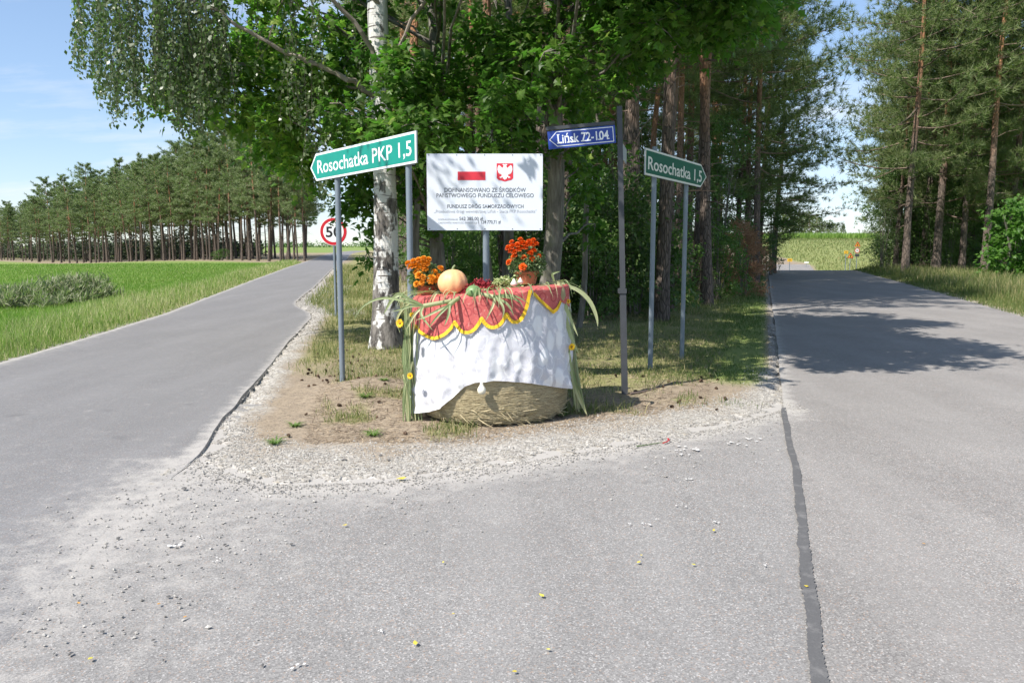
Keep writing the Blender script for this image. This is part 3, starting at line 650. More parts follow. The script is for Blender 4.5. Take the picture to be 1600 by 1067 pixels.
# --- two maples whose boughs hang over the signs
def maple(name, px, d, label, blobs, r0, lean, seed, top=8.5):
    r = np.random.default_rng(seed); x = (px - 800) / FPX * d; z0 = hz(x, d)
    t = thing(name, label, 'tree', (x, d, z0)); tr = MB(); cr = MB()
    zf = np.linspace(-0.2, top, 26); lx = lean * (zf / 4.5) + 0.05 * np.sin(zf * 1.3 + seed); ly = 0.04 * np.cos(zf * 1.1)
    tube(tr, np.stack([lx, ly, zf], -1), r0 * (1 - 0.75 * np.clip(zf, 0, top) / top) * (1 + 0.4 * np.exp(-np.clip(zf, 0, 9) / 0.3)), 12, wob=0.05)
    for (bpx, bpy, bd, br) in blobs:
        c = np.array(tuple(at(bpx, bpy, bd))) - [x, d, z0]
        hb = min(top - 0.3, max(1.5, c[2] - 0.35 * math.hypot(c[0], c[1]) - 0.2)); b = np.array([np.interp(hb, zf, lx), np.interp(hb, zf, ly), hb])
        if r.random() < (0.6 if bpy > -120 else 0.22):
            L = np.linalg.norm(c - b); rb = min(0.034, 0.012 + 0.008 * L); tube(tr, bez(b, (b + c) / 2 + [0, 0, 0.10 * L], c, 7) + np.vstack([[0, 0, 0], r.normal(size=(5, 3)) * 0.03, [0, 0, 0]]), np.linspace(rb, 0.008, 7), 5, cap=False)
        leaf_cloud(cr, c, br, int(285 * (br / 0.7) ** 2), MAPLE, 0.135, r, 0.62, 0.42 + 0.34 * (bpx < 520), twig=tr)  # left boughs get a lighter tint that paints in sunlight
    tr.build('trunk', M['bark_grey'], t, True); cr.build('crown', M['maple_leaf'], t); return t
r = np.random.default_rng(41); lowx = [235, 262, 300, 350, 400, 440, 470, 500, 545, 570, 595, 612, 650, 700, 750, 800, 850, 900, 950, 1000, 1050, 1100, 1150, 1190]
lowy = [60, 150, 195, 215, 235, 285, 300, 300, 315, 400, 400, 330, 330, 235, 200, 200, 190, 175, 180, 120, 95, 85, 70, 40]
lb = []; rb_ = []
while len(lb) + len(rb_) < 150:
    px = 240 + 940 * r.random(); rad = 0.42 + 0.38 * r.random(); d = 10.6 + 4.2 * r.random() if px > 600 else 11.8 + 3.2 * r.random()
    rp = rad * 0.62 * FPX / d; lo = np.interp(px, lowx, lowy) - rp * 0.9; y = -330 + (lo + 330) * r.random() ** 0.62
    if px < 330 and y < 40 + (330 - px) * 0.6: continue
    if px > 1000 and y < -140: continue
    (lb if px < 770 else rb_).append((px, y, d, rad))
lb += [(574, 395, 13.6, 0.34), (572, 360, 13.8, 0.32), (580, 330, 13.4, 0.38), (566, 300, 13.2, 0.42), (470, 270, 14.2, 0.5), (500, 240, 14, 0.55), (560, 240, 13.5, 0.5), (660, 300, 13.0, 0.4), (650, 250, 12.5, 0.5), (612, 70, 11.5, 0.30), (596, 120, 11.6, 0.28), (618, 185, 11.7, 0.28), (700, 255, 12.6, 0.45), (730, 290, 13.4, 0.4), (680, 350, 13.6, 0.35)]
rb_ += [(885, 225, 12.0, 0.42), (920, 250, 13.5, 0.45), (800, 215, 12.0, 0.42), (840, 235, 13.2, 0.4), (950, 215, 13.0, 0.45), (905, 300, 14.0, 0.4), (930, 350, 14.5, 0.4)]
for q in range(34):  # unseen boughs above the frame, added to shade the main road
    rb_.append((830 + 330 * r.random(), -480 + 330 * r.random(), 8.4 + 3.6 * r.random(), 0.7 + 0.25 * r.random()))
for q in range(22):  # nearer unseen boughs, placed to bring the road shade forward
    rb_.append((840 + 430 * r.random(), -560 + 290 * r.random(), 7.3 + 1.8 * r.random(), 0.6 + 0.25 * r.random()))
for q in range(9):  # boughs out of view, added to shade the ground by the post
    lb.append((570 + 240 * r.random(), -430 + 280 * r.random(), 7.0 + 2.0 * r.random(), 0.55 + 0.2 * r.random()))
maple('maple_tree', 690, 14.2, 'maple with bright lobed leaves spreading over the left green sign', lb, 0.15, -0.1, 2)
maple('maple_tree', 856, 12.6, 'maple with a grey trunk leaning right behind the white board', rb_, 0.17, 0.13, 5)

# --- bare young trunks under the maples
for (px, d, r0, ln, H, lab) in [(655, 13.0, 0.07, 0.0, 4.5, 'thin dark trunk between the birch and the white board'), (772, 13.5, 0.055, -0.35, 3.6, 'thin brown leaning trunk behind the board pole'), (790, 15.5, 0.11, 0.1, 6.5, 'grey straight trunk just behind the white board'), (905, 15.0, 0.06, 0.35, 5.0, 'young trunk bending right beyond the grey maple trunk')]:
    x = (px - 800) / FPX * d; t = thing('young_tree', lab, 'tree', (x, d, hz(x, d))); tr = MB(); zf = np.linspace(-0.1, H, 14)
    tube(tr, np.stack([ln * zf / H + 0.04 * np.sin(zf * 2 + px), 0.04 * np.cos(zf * 2), zf], -1), np.linspace(r0, r0 * 0.5, 14), 8, wob=0.05)
    cr = MB(); r = np.random.default_rng(int(px))
    for q in range(7):
        a = r.random() * 6.28; c = np.array([ln + math.cos(a) * 0.8, math.sin(a) * 0.8, H * (0.8 + 0.3 * r.random())]); tube(tr, [(ln * 0.9, 0, H * 0.8), c], [0.02, 0.006], 4, cap=False); leaf_cloud(cr, c, 0.5, 130, MAPLE, 0.12, r, 0.6, 0.3)
    tr.build('trunk', M['bark_grey'], t, True); cr.build('crown', M['maple_leaf'], t)

# --- shrubs
def shrub_meshes(seed, H, W, leaf, size, n, tmpl=OVAL, tint=0.4):
    r = np.random.default_rng(seed); tr = MB(); cr = MB()
    for q in range(9):
        a = r.random() * 6.28; e = np.array([math.cos(a) * W * 0.6 * r.random(), math.sin(a) * W * 0.6 * r.random(), H * (0.6 + 0.35 * r.random())])
        tube(tr, bez((0.1 * math.cos(a), 0.1 * math.sin(a), -0.1), e * [0.4, 0.4, 0.6], e, 6), np.linspace(0.03, 0.008, 6), 4, cap=False)
    nb = int(16 + H * 6)
    for q in range(nb):
        f = (q + r.random()) / nb; a = r.random() * 6.28; ra = W * (0.35 + 0.65 * math.sin(math.pi * min(0.95, 0.2 + 0.75 * f))) * r.random() ** 0.5 * 0.8
        leaf_cloud(cr, (math.cos(a) * ra, math.sin(a) * ra, 0.12 * H + 0.85 * H * f), 0.28 * W + 0.15, n // nb, tmpl, size, r, 0.8, tint)
    return tr.mesh('shrub_stems', M['bark_grey'], True), cr.mesh('shrub_leaves', leaf)
def place_shrub(name, m, px, d, s, label, group=None, rz=0, x=None):
    x = (px - 800) / FPX * d if x is None else x; t = thing(name, label, 'shrub', (x, d, hz(x, d) - 0.05), rz, group); t.scale = s if not np.isscalar(s) else (s,) * 3
    link('stem', m[0], t); link('foliage', m[1], t); return t
SH = [shrub_meshes(100 + s, 3.2, 1.5, M['shrub_leaf'], 0.10, 4200) for s in range(3)]
SHT = [shrub_meshes(110 + s, 6.5, 1.7, M['shrub_leaf'], 0.11, 6500) for s in range(2)]
SHW = shrub_meshes(120, 5.5, 1.5, M['birch_leaf'], 0.07, 6500, tint=0.5)
SHM = shrub_meshes(130, 3.2, 1.5, M['mid_leaf'], 0.10, 4200, tint=0.5)
SHB = shrub_meshes(121, 2.8, 1.5, M['bright_leaf'], 0.17, 2600, MAPLE, 0.6)
SHD = shrub_meshes(122, 2.4, 1.0, M['dead_leaf'], 0.10, 2600, TUFTS_S[0])
r = np.random.default_rng(51); c = 0
for q in range(64):
    d = 17 + 40 * r.random(); lo = LRx(d) + 4.0; hi = RLx(d) - 2.4; x = lo + (hi - lo) * r.random(); px = x / d * FPX + 800
    if px < 590: continue
    tall = r.random() < 0.35 and d > 24
    place_shrub('shrub', SHT[q % 2] if tall else SH[q % 3], px, d, 0.65 + 0.5 * r.random(), 'dark leafy shrub in the wood between the two roads', 'shrubs of the wood in the fork', r.random() * 6)
for (px, d, s, lab) in [(700, 15.5, 0.62, 'leafy shrub just behind the left half of the white board'), (745, 17.0, 0.7, 'leafy shrub behind the board pole'), (925, 16.5, 0.66, 'leafy shrub left of the dark street sign post'), (1040, 19.0, 0.66, 'leafy shrub behind the left pole of the shaded green sign'), (1120, 23.0, 0.7, 'leafy shrub to the left of the russet dead conifer')]:
    place_shrub('shrub', SHM, px, d, s, lab, rz=px)
place_shrub('shrub', SHT[0], 1120, 30, (1.0, 1.0, 1.0), 'tall dark leafy shrub behind the right green sign')
place_shrub('shrub', SHT[1], 1170, 40, (1.1, 1.1, 1.0), 'tall dark leafy tree left of the brown dead shrub')
place_shrub('young_birch', SHW, 1203, 43, (0.8, 0.8, 0.95), 'young weeping birch at the end of the wood by the main road')
place_shrub('dead_conifer', SHD, 1160, 25, (0.9, 0.9, 1.0), 'brown dead young conifer at the edge of the wood')
for q, (px, d, s) in enumerate([(1375, 50, 0.85), (1400, 53, 1.1), (1432, 54, 1.2), (1470, 54, 1.2), (1500, 50, 1.1), (1512, 56, 1.5), (1545, 52, 1.2), (1580, 55, 1.3), (1610, 52, 1.2), (1640, 55, 1.3), (1490, 60, 1.5), (1440, 62, 1.5), (1412, 58, 1.5), (1455, 50, 0.8), (1525, 62, 1.7), (1560, 62, 1.7), (1600, 60, 1.7), (1480, 48, 0.7), (1385, 54, 1.1)]):
    place_shrub('shrub', SHT[q % 2] if q else SHW, px, d, s, 'leafy birch bush hanging over the road end of the pines across the main road' if q == 0 else 'dark leafy undergrowth shrub under the pines across the main road', None if q == 0 else 'undergrowth shrubs across the main road', q * 1.3)
place_shrub('maple_bush', SHB, 1582, 36, (1.15, 1.15, 1.3), 'bright green maple bush at the edge of the picture by the main road')
# weeds standing in the field
def weed(seed, n, W, H):
    r = np.random.default_rng(seed); mb = MB()
    for q in range(n):
        x = r.normal() * W * 0.4; y = r.normal() * 0.8; h = H * math.exp(-(x / W) ** 2) * (0.6 + 0.6 * r.random())
        tube(mb, [(x, y, 0), (x + 0.05 * r.normal(), y, h * 0.6), (x + 0.12 * r.normal(), y, h)], [0.006, 0.004, 0.002], 3, 0.6, cap=False)
        k = 26; u = r.random(k); P = np.stack([x + 0.05 * r.normal(size=k), y + 0.05 * r.normal(size=k), h * (0.15 + 0.85 * u)], -1)
        scatter(mb, np.array([(0, -0.045, 0), (0.5, -0.06, 0), (1, 0, -0.1), (0.5, 0.06, 0), (0, 0.045, 0)]), [(0, 1, 2, 3, 4)], P, r.normal(size=(k, 3)) * 0.6 + [0, 0, 0.9], r.normal(size=(k, 3)) + [0, 0, 0.5], 0.26, np.clip(r.normal(0.45, 0.25, k), 0, 1))
    return mb.mesh('weeds', M['weed'])
M['weed'] = leafmat('weed_leaves', (0.19, 0.215, 0.115), (0.33, 0.335, 0.21), (0.44, 0.40, 0.28), transl=0.3)
for (px, py, n, W, H, lab) in [(112, 468, 200, 1.0, 0.66, 'rounded grey-green weed clump in the meadow, the taller one'), (30, 476, 220, 1.7, 0.45, 'low wide weed clump at the edge of the meadow')]:
    p = gp(px, py); tag(link('weed_clump', weed(px, n, W, H), None, (p.x, p.y, hz(p.x, p.y) - 0.02)), lab, 'weeds')
p = gp(348, 402, 0); place_shrub('shrub', SH[0], 349, 96, (0.9, 0.9, 0.45), 'small round bush in front of the pine stand across the field')

# ------------------------------------------------------------------ grass, gravel
def blades(mb, x, y, h, w, tint, r, bend=0.5, z=None):
    n = len(x); z = hgt(x, y) - 0.01 if z is None else z; a = r.random(n) * 6.28; b = r.random(n) * 6.28
    P = np.stack([x, y, z], -1); s = np.stack([np.cos(a), np.sin(a), 0 * a], -1) * (w / 2)[:, None]; l = np.stack([np.cos(b), np.sin(b), 0 * b], -1) * (h * bend * r.random(n))[:, None]
    up = np.stack([0 * h, 0 * h, h], -1); mid = P + up * 0.55 + l * 0.3; tip = P + up + l
    V = np.stack([P - s, P + s, mid + s * 0.8, mid - s * 0.8, tip], 1).reshape(-1, 3); i = np.arange(n) * 5
    mb.add(V, np.stack([i, i + 1, i + 2, i + 3], -1), tint); mb.n -= 0
    mb.f.append((np.stack([i + 3, i + 2, i + 4], -1) + mb.n - len(V), np.asarray(tint, float), 0))
def sample(n, x0, x1, y0, y1, r, pw=1.0):
    y = y0 + (y1 - y0) * r.random(n) ** pw; return x0 + (x1 - x0) * r.random(n), y
r = np.random.default_rng(91)
# meadow left of the side road
mb = MB(); n = 190000; y = 9 * (75 / 9) ** (r.random(n)); off = 0.05 + (y * 0.62) * r.random(n) ** 1.25; x = LLx(y) - off
k = (x > -0.70 * y - 1); x, y, off = x[k], y[k], off[k]; n = len(x)
verge = 1 - sstep(0.8, 3.2, off + 1.2 * (fbm(x * .7, y * .7, 12) - 0.5)); far = y / 22
cl = fbm(x * .8, y * .8, 77)
h = (0.07 + 0.10 * r.random(n)) * (1 - verge) + verge * (0.10 + 0.34 * r.random(n) ** 1.5 * (0.4 + 1.2 * cl)); h *= sstep(0, 0.5, off) * 0.75 + 0.25
tint = np.clip(r.normal(0.30, 0.18, n) + 0.5 * (fbm(x * .22, y * .22, 63) - 0.5) + verge * (0.30 + 0.45 * (r.random(n) < 0.40)) + 0.25 * (cl - 0.5), 0, 1)
blades(mb, x, y, h, (0.007 + 0.004 * r.random(n)) * np.maximum(1, far * 1.4), tint, r)
tag(mb.build('meadow_grass', M['field_grass']), 'green meadow grass with a taller dry fringe beside the side road', 'grass', kind='stuff')
# fringe across the main road
mb = MB(); n = 60000; y = 13 * (60 / 13) ** (r.random(n)); off = 0.02 + 7.5 * r.random(n) ** 1.2; x = RRx(y) + off; k = x < 0.72 * y + 1; x, y, off = x[k], y[k], off[k]; n = len(x)
cl = fbm(x * .6, y * .6, 78); h = (0.07 + 0.5 * r.random(n) ** 1.6 * (0.3 + 1.3 * cl)) * (0.25 + 0.75 * sstep(0.1, 1.4, off))
blades(mb, x, y, h, (0.008 + 0.005 * r.random(n)) * np.maximum(1, y / 18), np.clip(r.normal(0.45, 0.2, n) + 0.4 * (r.random(n) < 0.4) * sstep(.6, 1.5, off), 0, 1), r)
tag(mb.build('verge_grass', M['grass']), 'tall dry and green grass on the verge across the main road', 'grass', kind='stuff')
# the island between the roads
mb = MB(); n = 420000; y = 6.3 * (62 / 6.3) ** (r.random(n) ** 1.1); u = r.random(n); x = LRx(y) + (RLx(y) - LRx(y)) * u
g = grassy(x, y); wood = sstep(12, 16, y); k = r.random(n) < g * np.where(y < 14, 0.38, 0.55) * sstep(0.25, 0.55, fbm(x * 1.6, y * 1.6, 90)) ; x, y = x[k], y[k]; n = len(x)
cl = fbm(x * .9, y * .9, 79); lft = (x - LRx(y)) < 4.0; rgt = (RLx(y) - x) < 3.0
h = np.where(lft, 0.05 + 0.24 * r.random(n) ** 2 * cl * 2, np.where(rgt, 0.04 + 0.16 * r.random(n) ** 2 * cl * 2 * sstep(0.1, 1.0, RLx(y) - x), 0.05 + 0.22 * r.random(n) ** 2 * cl * 1.5)) * (0.45 + 0.55 * sstep(13, 22, y)) + 0.02
t0 = np.where(lft, 0.66, np.where(rgt, 0.18 + 0.42 * sstep(0.5, 1.6, RLx(y) - x) + 0.6 * (cl - 0.5), 0.62))
blades(mb, x, y, h, (0.005 + 0.004 * r.random(n)) * np.maximum(1, y / 14), np.clip(r.normal(t0, 0.2) + 0.35 * (r.random(n) < 0.2), 0, 1), r, 0.9)
tag(mb.build('island_grass', M['grass']), 'patchy green and straw coloured grass on the ground between the roads', 'grass', kind='stuff')
# hill field and maize
mb = MB(); n = 42000; x = 14 + 75 * r.random(n); y = 66 + 112 * r.random(n); k = (x / y > 0.28) & (x / y < 0.62) & (sd_asphalt(x, y) > 0.3); x, y = x[k], y[k]; n = len(x)
blades(mb, x, y, 0.12 + 0.35 * r.random(n) ** 2, 0.06 + 0.05 * r.random(n), np.clip(r.normal(0.56, 0.16, n) + 0.3 * (fbm(x * .12, y * .12, 6) - 0.5), 0, 1), r)
tag(mb.build('hill_grass', M['grass']), 'pale rough grass on the slope at the end of the main road', 'grass', kind='stuff')
mb = MB(); n = 9000; x = 40 + 62 * r.random(n); y = 172 + 26 * r.random(n)
blades(mb, x, y, 1.1 + 0.7 * r.random(n), 0.16 + 0.1 * r.random(n), np.clip(r.normal(0.25, 0.15, n), 0, 0.6), r, 0.35)
tag(mb.build('maize_crop', M['field_grass']), 'green maize standing along the top of the hill', 'maize', kind='stuff')
# gravel along the island's front and edges
def stone_template(seed):
    r = np.random.default_rng(seed); v = np.array([(1, 0, 0), (-1, 0, 0), (0, 1, 0), (0, -1, 0), (0, 0, 0.75), (0, 0, -0.6)], float) + r.normal(size=(6, 3)) * 0.22
    return v, np.array([(0, 2, 4), (2, 1, 4), (1, 3, 4), (3, 0, 4), (2, 0, 5), (1, 2, 5), (3, 1, 5), (0, 3, 5)])
t = NT('gravel_stones'); a = t.attr('tint'); c = t.mix(a, (0.22, 0.207, 0.188), (0.50, 0.473, 0.43)); M['stone'] = t.done(c, 0.9, spec=0.2)
mb = MB(); n = 24000; x = -2.7 + 5.6 * r.random(n); f = r.random(n); y = ISy(x) - 0.12 + 1.12 * f + 0.12 * r.normal(size=n); k = (island_in(x, y) > -0.3) ; x, y = x[k], y[k]
n2 = 6000; y2 = 5.8 * (40 / 5.8) ** r.random(n2); x2 = LRx(y2) + 0.35 * r.random(n2) ** 1.5; n3 = 3000; y3 = 7.7 * (16 / 7.7) ** r.random(n3); x3 = RLx(y3) - np.where(y3 > 10.5, 0.14, 0.45) * r.random(n3) ** 1.3
n4 = 4500; y4 = 18.6 + 8 * r.random(n4); x4 = LRx(y4) + 1.1 * r.random(n4)
n5 = 800; y5 = 3.0 + 2.9 * r.random(n5); x5 = LRx(y5) + r.normal(size=n5) * 0.35 + 0.3
n6 = 1300; x6 = -2.4 + 5 * r.random(n6); y6 = ISy(x6) - 1.3 * r.random(n6) ** 3
x = np.concatenate([x, x2, x3, x4, x5, x6]); y = np.concatenate([y, y2, y3, y4, y5, y6]); n = len(x)
s = 0.003 + 0.0062 * r.random(n) ** 2.2; s = np.where(r.random(n) < 0.02, s * 1.7, s) * np.where(y > 14, 1.8, 1)
z = np.maximum(hgt(x, y), np.where(sd_asphalt(x, y) < 0.02, 0.004, -1)) + s * 0.25
for q in range(3):
    k = np.arange(n) % 3 == q; scatter(mb, *stone_template(q), np.stack([x, y, z], -1)[k], R.normal(size=(k.sum(), 3)) * [1, 1, 0.2], R.normal(size=(k.sum(), 3)) * 0.3 + [0, 0, 1], s[k], np.clip(r.normal(0.48, 0.27, k.sum()), 0, 1))
tag(mb.build('gravel', M['stone']), 'pale loose gravel along the front and edges of the island', 'gravel', kind='stuff')
# dry needles, straw and bark crumbs on the soil
mb = MB(); n = 42000; y = 6.3 + 8 * r.random(n) ** 1.2; x = LRx(y) + (RLx(y) - LRx(y)) * r.random(n); k = island_in(x, y) > 0.75; x, y = x[k], y[k]; n = len(x)
P = np.stack([x, y, hgt(x, y) + 0.004], -1); tv = np.array([(-1, -0.05, 0), (1, -0.05, 0), (1, 0.05, 0.02), (-1, 0.05, 0.02)])
scatter(mb, tv, [(0, 1, 2, 3)], P, r.normal(size=(n, 3)) * [1, 1, 0.15], r.normal(size=(n, 3)) * 0.3 + [0, 0, 1], 0.015 + 0.045 * r.random(n) ** 2, r.random(n))
M['litter'] = leafmat('needle_litter', (0.10, 0.07, 0.05), (0.44, 0.34, 0.23), rough=0.9, transl=0.0)
tag(mb.build('needle_litter', M['litter']), 'brown needle and twig litter on the sandy soil', 'litter', kind='stuff')

# ------------------------------------------------------------------ signs
M['galv'] = plain('galvanised_steel', (0.19, 0.225, 0.26), 0.55, 0.25, 0.10, 12)
M['dark_metal'] = plain('dark_painted_steel', (0.058, 0.062, 0.068), 0.5, 0.1, 0.3, 10)
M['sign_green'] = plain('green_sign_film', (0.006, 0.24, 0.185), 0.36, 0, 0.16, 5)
M['sign_green_shaded'] = plain('shaded_green_sign_film', (0.008, 0.098, 0.054), 0.6, 0, 0.10, 2, 0.15)  # film colour darkened to carry the tree shade on the right sign
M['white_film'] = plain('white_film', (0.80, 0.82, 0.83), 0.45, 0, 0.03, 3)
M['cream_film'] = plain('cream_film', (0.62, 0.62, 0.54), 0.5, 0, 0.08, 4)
M['sign_blue'] = plain('blue_enamel', (0.026, 0.060, 0.300), 0.4, 0, 0.10, 3)
M['sign_back'] = plain('grey_sign_back', (0.34, 0.36, 0.37), 0.5, 0.4, 0.1, 3)
M['black'] = plain('black_print', (0.015, 0.015, 0.017), 0.5, 0, 0.05)
M['grey_print'] = plain('grey_print', (0.105, 0.115, 0.135), 0.6, 0, 0.05)
M['light_print'] = plain('light_grey_print', (0.36, 0.38, 0.42), 0.6, 0, 0.05)
M['red'] = plain('red_print', (0.50, 0.012, 0.025), 0.45, 0, 0.05)
M['flag_red'] = plain('flag_red_print', (0.62, 0.035, 0.055), 0.5, 0, 0.03)
M['yellow_film'] = plain('yellow_sign_film', (0.70, 0.43, 0.05), 0.45, 0, 0.05)
M['board'] = plain('board_white', (0.66, 0.70, 0.76), 0.22, 0, 0.02, 2, 0.5)

def text_mesh(s, size, mat, bold=0.0, xs=1.0, shear=0.0, space=1.0, align='LEFT'):
    cu = bpy.data.curves.new('lettering', 'FONT'); cu.body = s; cu.size = size; cu.offset = bold * size; cu.shear = shear; cu.space_character = space; cu.align_x = align; cu.extrude = 0.0006; cu.resolution_u = 3
    o = bpy.data.objects.new('lettering', cu); C.objects.link(o); bpy.context.view_layer.update()
    me = bpy.data.meshes.new_from_object(o.evaluated_get(bpy.context.evaluated_depsgraph_get())); bpy.data.objects.remove(o); bpy.data.curves.remove(cu)
    n = len(me.vertices); co = np.zeros(n * 3); me.vertices.foreach_get('co', co); co = co.reshape(-1, 3)
    new = np.stack([co[:, 0] * xs, -co[:, 2], co[:, 1]], -1); me.vertices.foreach_set('co', new.ravel()); me.update()
    me.materials.clear(); me.materials.append(mat); return me, new[:, 0].min(), new[:, 0].max()
def letters(parent, s, x, z, size, mat, y=-0.004, width=None, bold=0.0, xs=1.0, align='LEFT', space=1.0, name='lettering', tilt=0.0):
    me, a, b = text_mesh(s, size, mat, bold, xs, 0, space, align)
    o = link(name, me, parent, (x, y, z))
    if width: o.scale.x = width / (b - a)
    if align == 'LEFT': o.location.x = x - a * o.scale.x
    o.rotation_euler.y = -tilt; return o
def pole(parent, x, y, z0, z1, r0, mat, name='pole', cap=True):
    mb = MB(); tube(mb, [(x, y, z0), (x, y, (z0 + z1) / 2), (x, y, z1)], r0, 14, cap=False); tube(mb, [(x, y, z1 - 0.004), (x, y, z1 + 0.006)], r0 * 1.06, 14)
    return mb.build(name, mat, parent, True)
def inset(poly, d):
    n = len(poly); out = []; cx = sum(p[0] for p in poly) / n; cz = sum(p[1] for p in poly) / n
    for k in range(n):
        p0, p1, p2 = [np.array(poly[(k + q) % n], float) for q in (-1, 0, 1)]
        e1 = unit(p1 - p0); e2 = unit(p2 - p1); n1 = np.array([-e1[1], e1[0]]); n2 = np.array([-e2[1], e2[0]])
        if np.dot(n1, np.array([cx, cz]) - p1) < 0: n1 = -n1
        if np.dot(n2, np.array([cx, cz]) - p1) < 0: n2 = -n2
        b = unit(n1 + n2); out.append(tuple(p1 + b * d / max(0.35, np.dot(b, n1))))
    return out
def plate(parent, poly, y0, y1, mat, name, frame=0.0, fmat=None):
    mb = MB(); prism(mb, poly, y0, y1); o = mb.build(name, mat, parent); return o

def direction_sign(name, label, pA, pB, zA, zB, poly, film, ink, words, tx, tz, size, tw, bold, extra=0.0, tilt=0.0):
    """two steel poles at pA and pB carrying an arrow-shaped plate; local x runs from pA to pB"""
    a = Vector((pA[0], pA[1], hz(*pA))); b = Vector((pB[0], pB[1], hz(*pB))); d = b - a
    t = thing(name, label, 'road sign', a, math.atan2(d.y, d.x)); L = math.hypot(d.x, d.y)
    pole(t, 0, 0.045, -0.3, zA - a.z, 0.031, M['galv']); pole(t, L, 0.045, -0.3 + b.z - a.z, zB - a.z, 0.031, M['galv'])
    P = [(x, z - a.z) for x, z in poly]
    back = plate(t, P, 0.0, 0.012, M['sign_back'], 'back_plate')
    bord = plate(t, inset(P, 0.004), -0.0025, -0.0005, ink, 'border')
    face = plate(t, inset(P, 0.026), -0.005, -0.003, film, 'sign_face')
    for x in (0, L):
        for z in (min(q[1] for q in P) + 0.08, max(q[1] for q in P) - 0.09):
            mb = MB(); box(mb, x - 0.05, x + 0.05, 0.013, 0.085, z - 0.015, z + 0.015); mb.build('clamp', M['galv'], t)
    letters(t, words, tx, tz - a.z, size, ink, -0.0065, tw, bold, tilt=tilt); return t
# left sign: plane through the two poles
def on_plane(px, py, A, B):
    """where the pixel's ray meets the upright plane through A and B: distance along it, height"""
    d = ray(px, py); n = (-(B[1] - A[1]), B[0] - A[0]); t = (A[0] * n[0] + A[1] * n[1]) / (d[0] * n[0] + d[1] * n[1])
    x, y, z = d[0] * t, d[1] * t, CAMZ + d[2] * t; L = math.hypot(B[0] - A[0], B[1] - A[1])
    return ((x - A[0]) * (B[0] - A[0]) + (y - A[1]) * (B[1] - A[1])) / L, z
pA = tuple(gp(530, 601, 0.04))[:2]; pB = (-1.045, 7.92); k = lambda x, y: on_plane(x, y, pA, pB)
xl, _ = k(485, 263); xr, _ = k(651, 230); xs_, _ = k(494, 262); zt = (k(494, 243)[1] + k(650, 201)[1]) / 2; zbm = (k(494, 281)[1] + k(651, 258)[1]) / 2
dz = (k(650, 201)[1] - k(494, 243)[1] + k(651, 258)[1] - k(494, 281)[1]) / 2
poly = [(xl, (zt + zbm) / 2 - dz / 2), (xs_, zbm - dz / 2), (xr, zbm + dz / 2), (xr, zt + dz / 2), (xs_, zt - dz / 2)]
tw0 = k(497, 262)[0]; tw1 = k(644, 235)[0]; tl = math.atan2(dz, xr - xs_); zmid = lambda x: (zt + zbm) / 2 + dz * ((x - xs_) / (xr - xs_) - 0.5)
direction_sign('direction_sign', 'bright green arrow sign pointing left to Rosochatka PKP on two poles', pA, pB, zt - 0.1, zt - 0.04, poly, M['sign_green'], M['white_film'], 'Rosochatka PKP 1,5', tw0, zmid(tw0) - 0.072, 0.205, tw1 - tw0, 0.007, tilt=tl)
# right sign
pA = tuple(gp(1021, 577, 0.02))[:2]; pB = tuple(gp(1070, 560, 0.02))[:2]; k = lambda x, y: on_plane(x, y, pA, pB)
xl, _ = k(1008, 250); xr, _ = k(1104, 275); xs_, _ = k(1095, 275); zt = (k(1008, 229)[1] + k(1094, 258)[1]) / 2; zbm = (k(1008, 275)[1] + k(1096, 292)[1]) / 2
dz = (k(1094, 258)[1] - k(1008, 229)[1] + k(1096, 292)[1] - k(1008, 275)[1]) / 2
poly = [(xl, zbm - dz / 2), (xs_, zbm + dz / 2), (xr, (zt + zbm) / 2 + dz / 2), (xs_, zt + dz / 2), (xl, zt - dz / 2)]
tw0 = k(1012, 250)[0]; tw1 = k(1096, 275)[0]; zmid = lambda x: (zt + zbm) / 2 + dz * ((x - xl) / (xs_ - xl) - 0.5); tl = math.atan2(dz, xs_ - xl)
direction_sign('direction_sign', 'shaded green arrow sign pointing right to Rosochatka on two poles', pA, pB, zt + 0.06, zt - 0.06, poly, M['sign_green_shaded'], M['cream_film'], 'Rosochatka 1,5', tw0, zmid(tw0) - 0.085, 0.22, tw1 - tw0, 0.012, tilt=tl)

# white information board
D = 8.75; c = at(757.5, 300, D); bw = 178 / FPX * D / math.cos(0) ; z1 = at(757, 240.5, D).z; z0 = at(757, 360, D).z; gz_ = hz(c.x, D)
bd = thing('information_board', 'white funding board with red emblem standing on a single pole', 'board', (c.x, D, gz_), 0.0)
pole(bd, 0.01, 0.05, -0.3, z1 - gz_ - 0.05, 0.036, M['galv'])
w2 = bw / 2; zz0 = z0 - gz_; zz1 = z1 - gz_; Hh = zz1 - zz0
mb = MB(); box(mb, -w2, w2, -0.004, 0.004, zz0, zz1); mb.build('panel', M['board'], bd)
for (x0, x1, za, zb_) in [(-w2, w2, zz0 + 0.12, zz0 + 0.15), (-w2, w2, zz1 - 0.15, zz1 - 0.12)]:
    mb = MB(); box(mb, x0 + 0.03, x1 - 0.03, 0.006, 0.02, za, zb_); mb.build('rail', M['galv'], bd)
bx_ = lambda u: -w2 + 2 * w2 * u; bz_ = lambda v: zz1 - Hh * v     # fractions of the board
mb = MB(); box(mb, bx_(0.267), bx_(0.506), -0.0062, -0.0045, bz_(0.343), bz_(0.232)); mb.build('flag_stripe', M['flag_red'], bd)
mb = MB(); sh = [(0.603, 0.125), (0.745, 0.125), (0.745, 0.318), (0.730, 0.340), (0.700, 0.350), (0.674, 0.362), (0.648, 0.350), (0.618, 0.340), (0.603, 0.318)]
prism(mb, [(bx_(u), bz_(v)) for u, v in sh][::-1], -0.0062, -0.0045); em = mb.build('emblem_shield', M['flag_red'], bd)
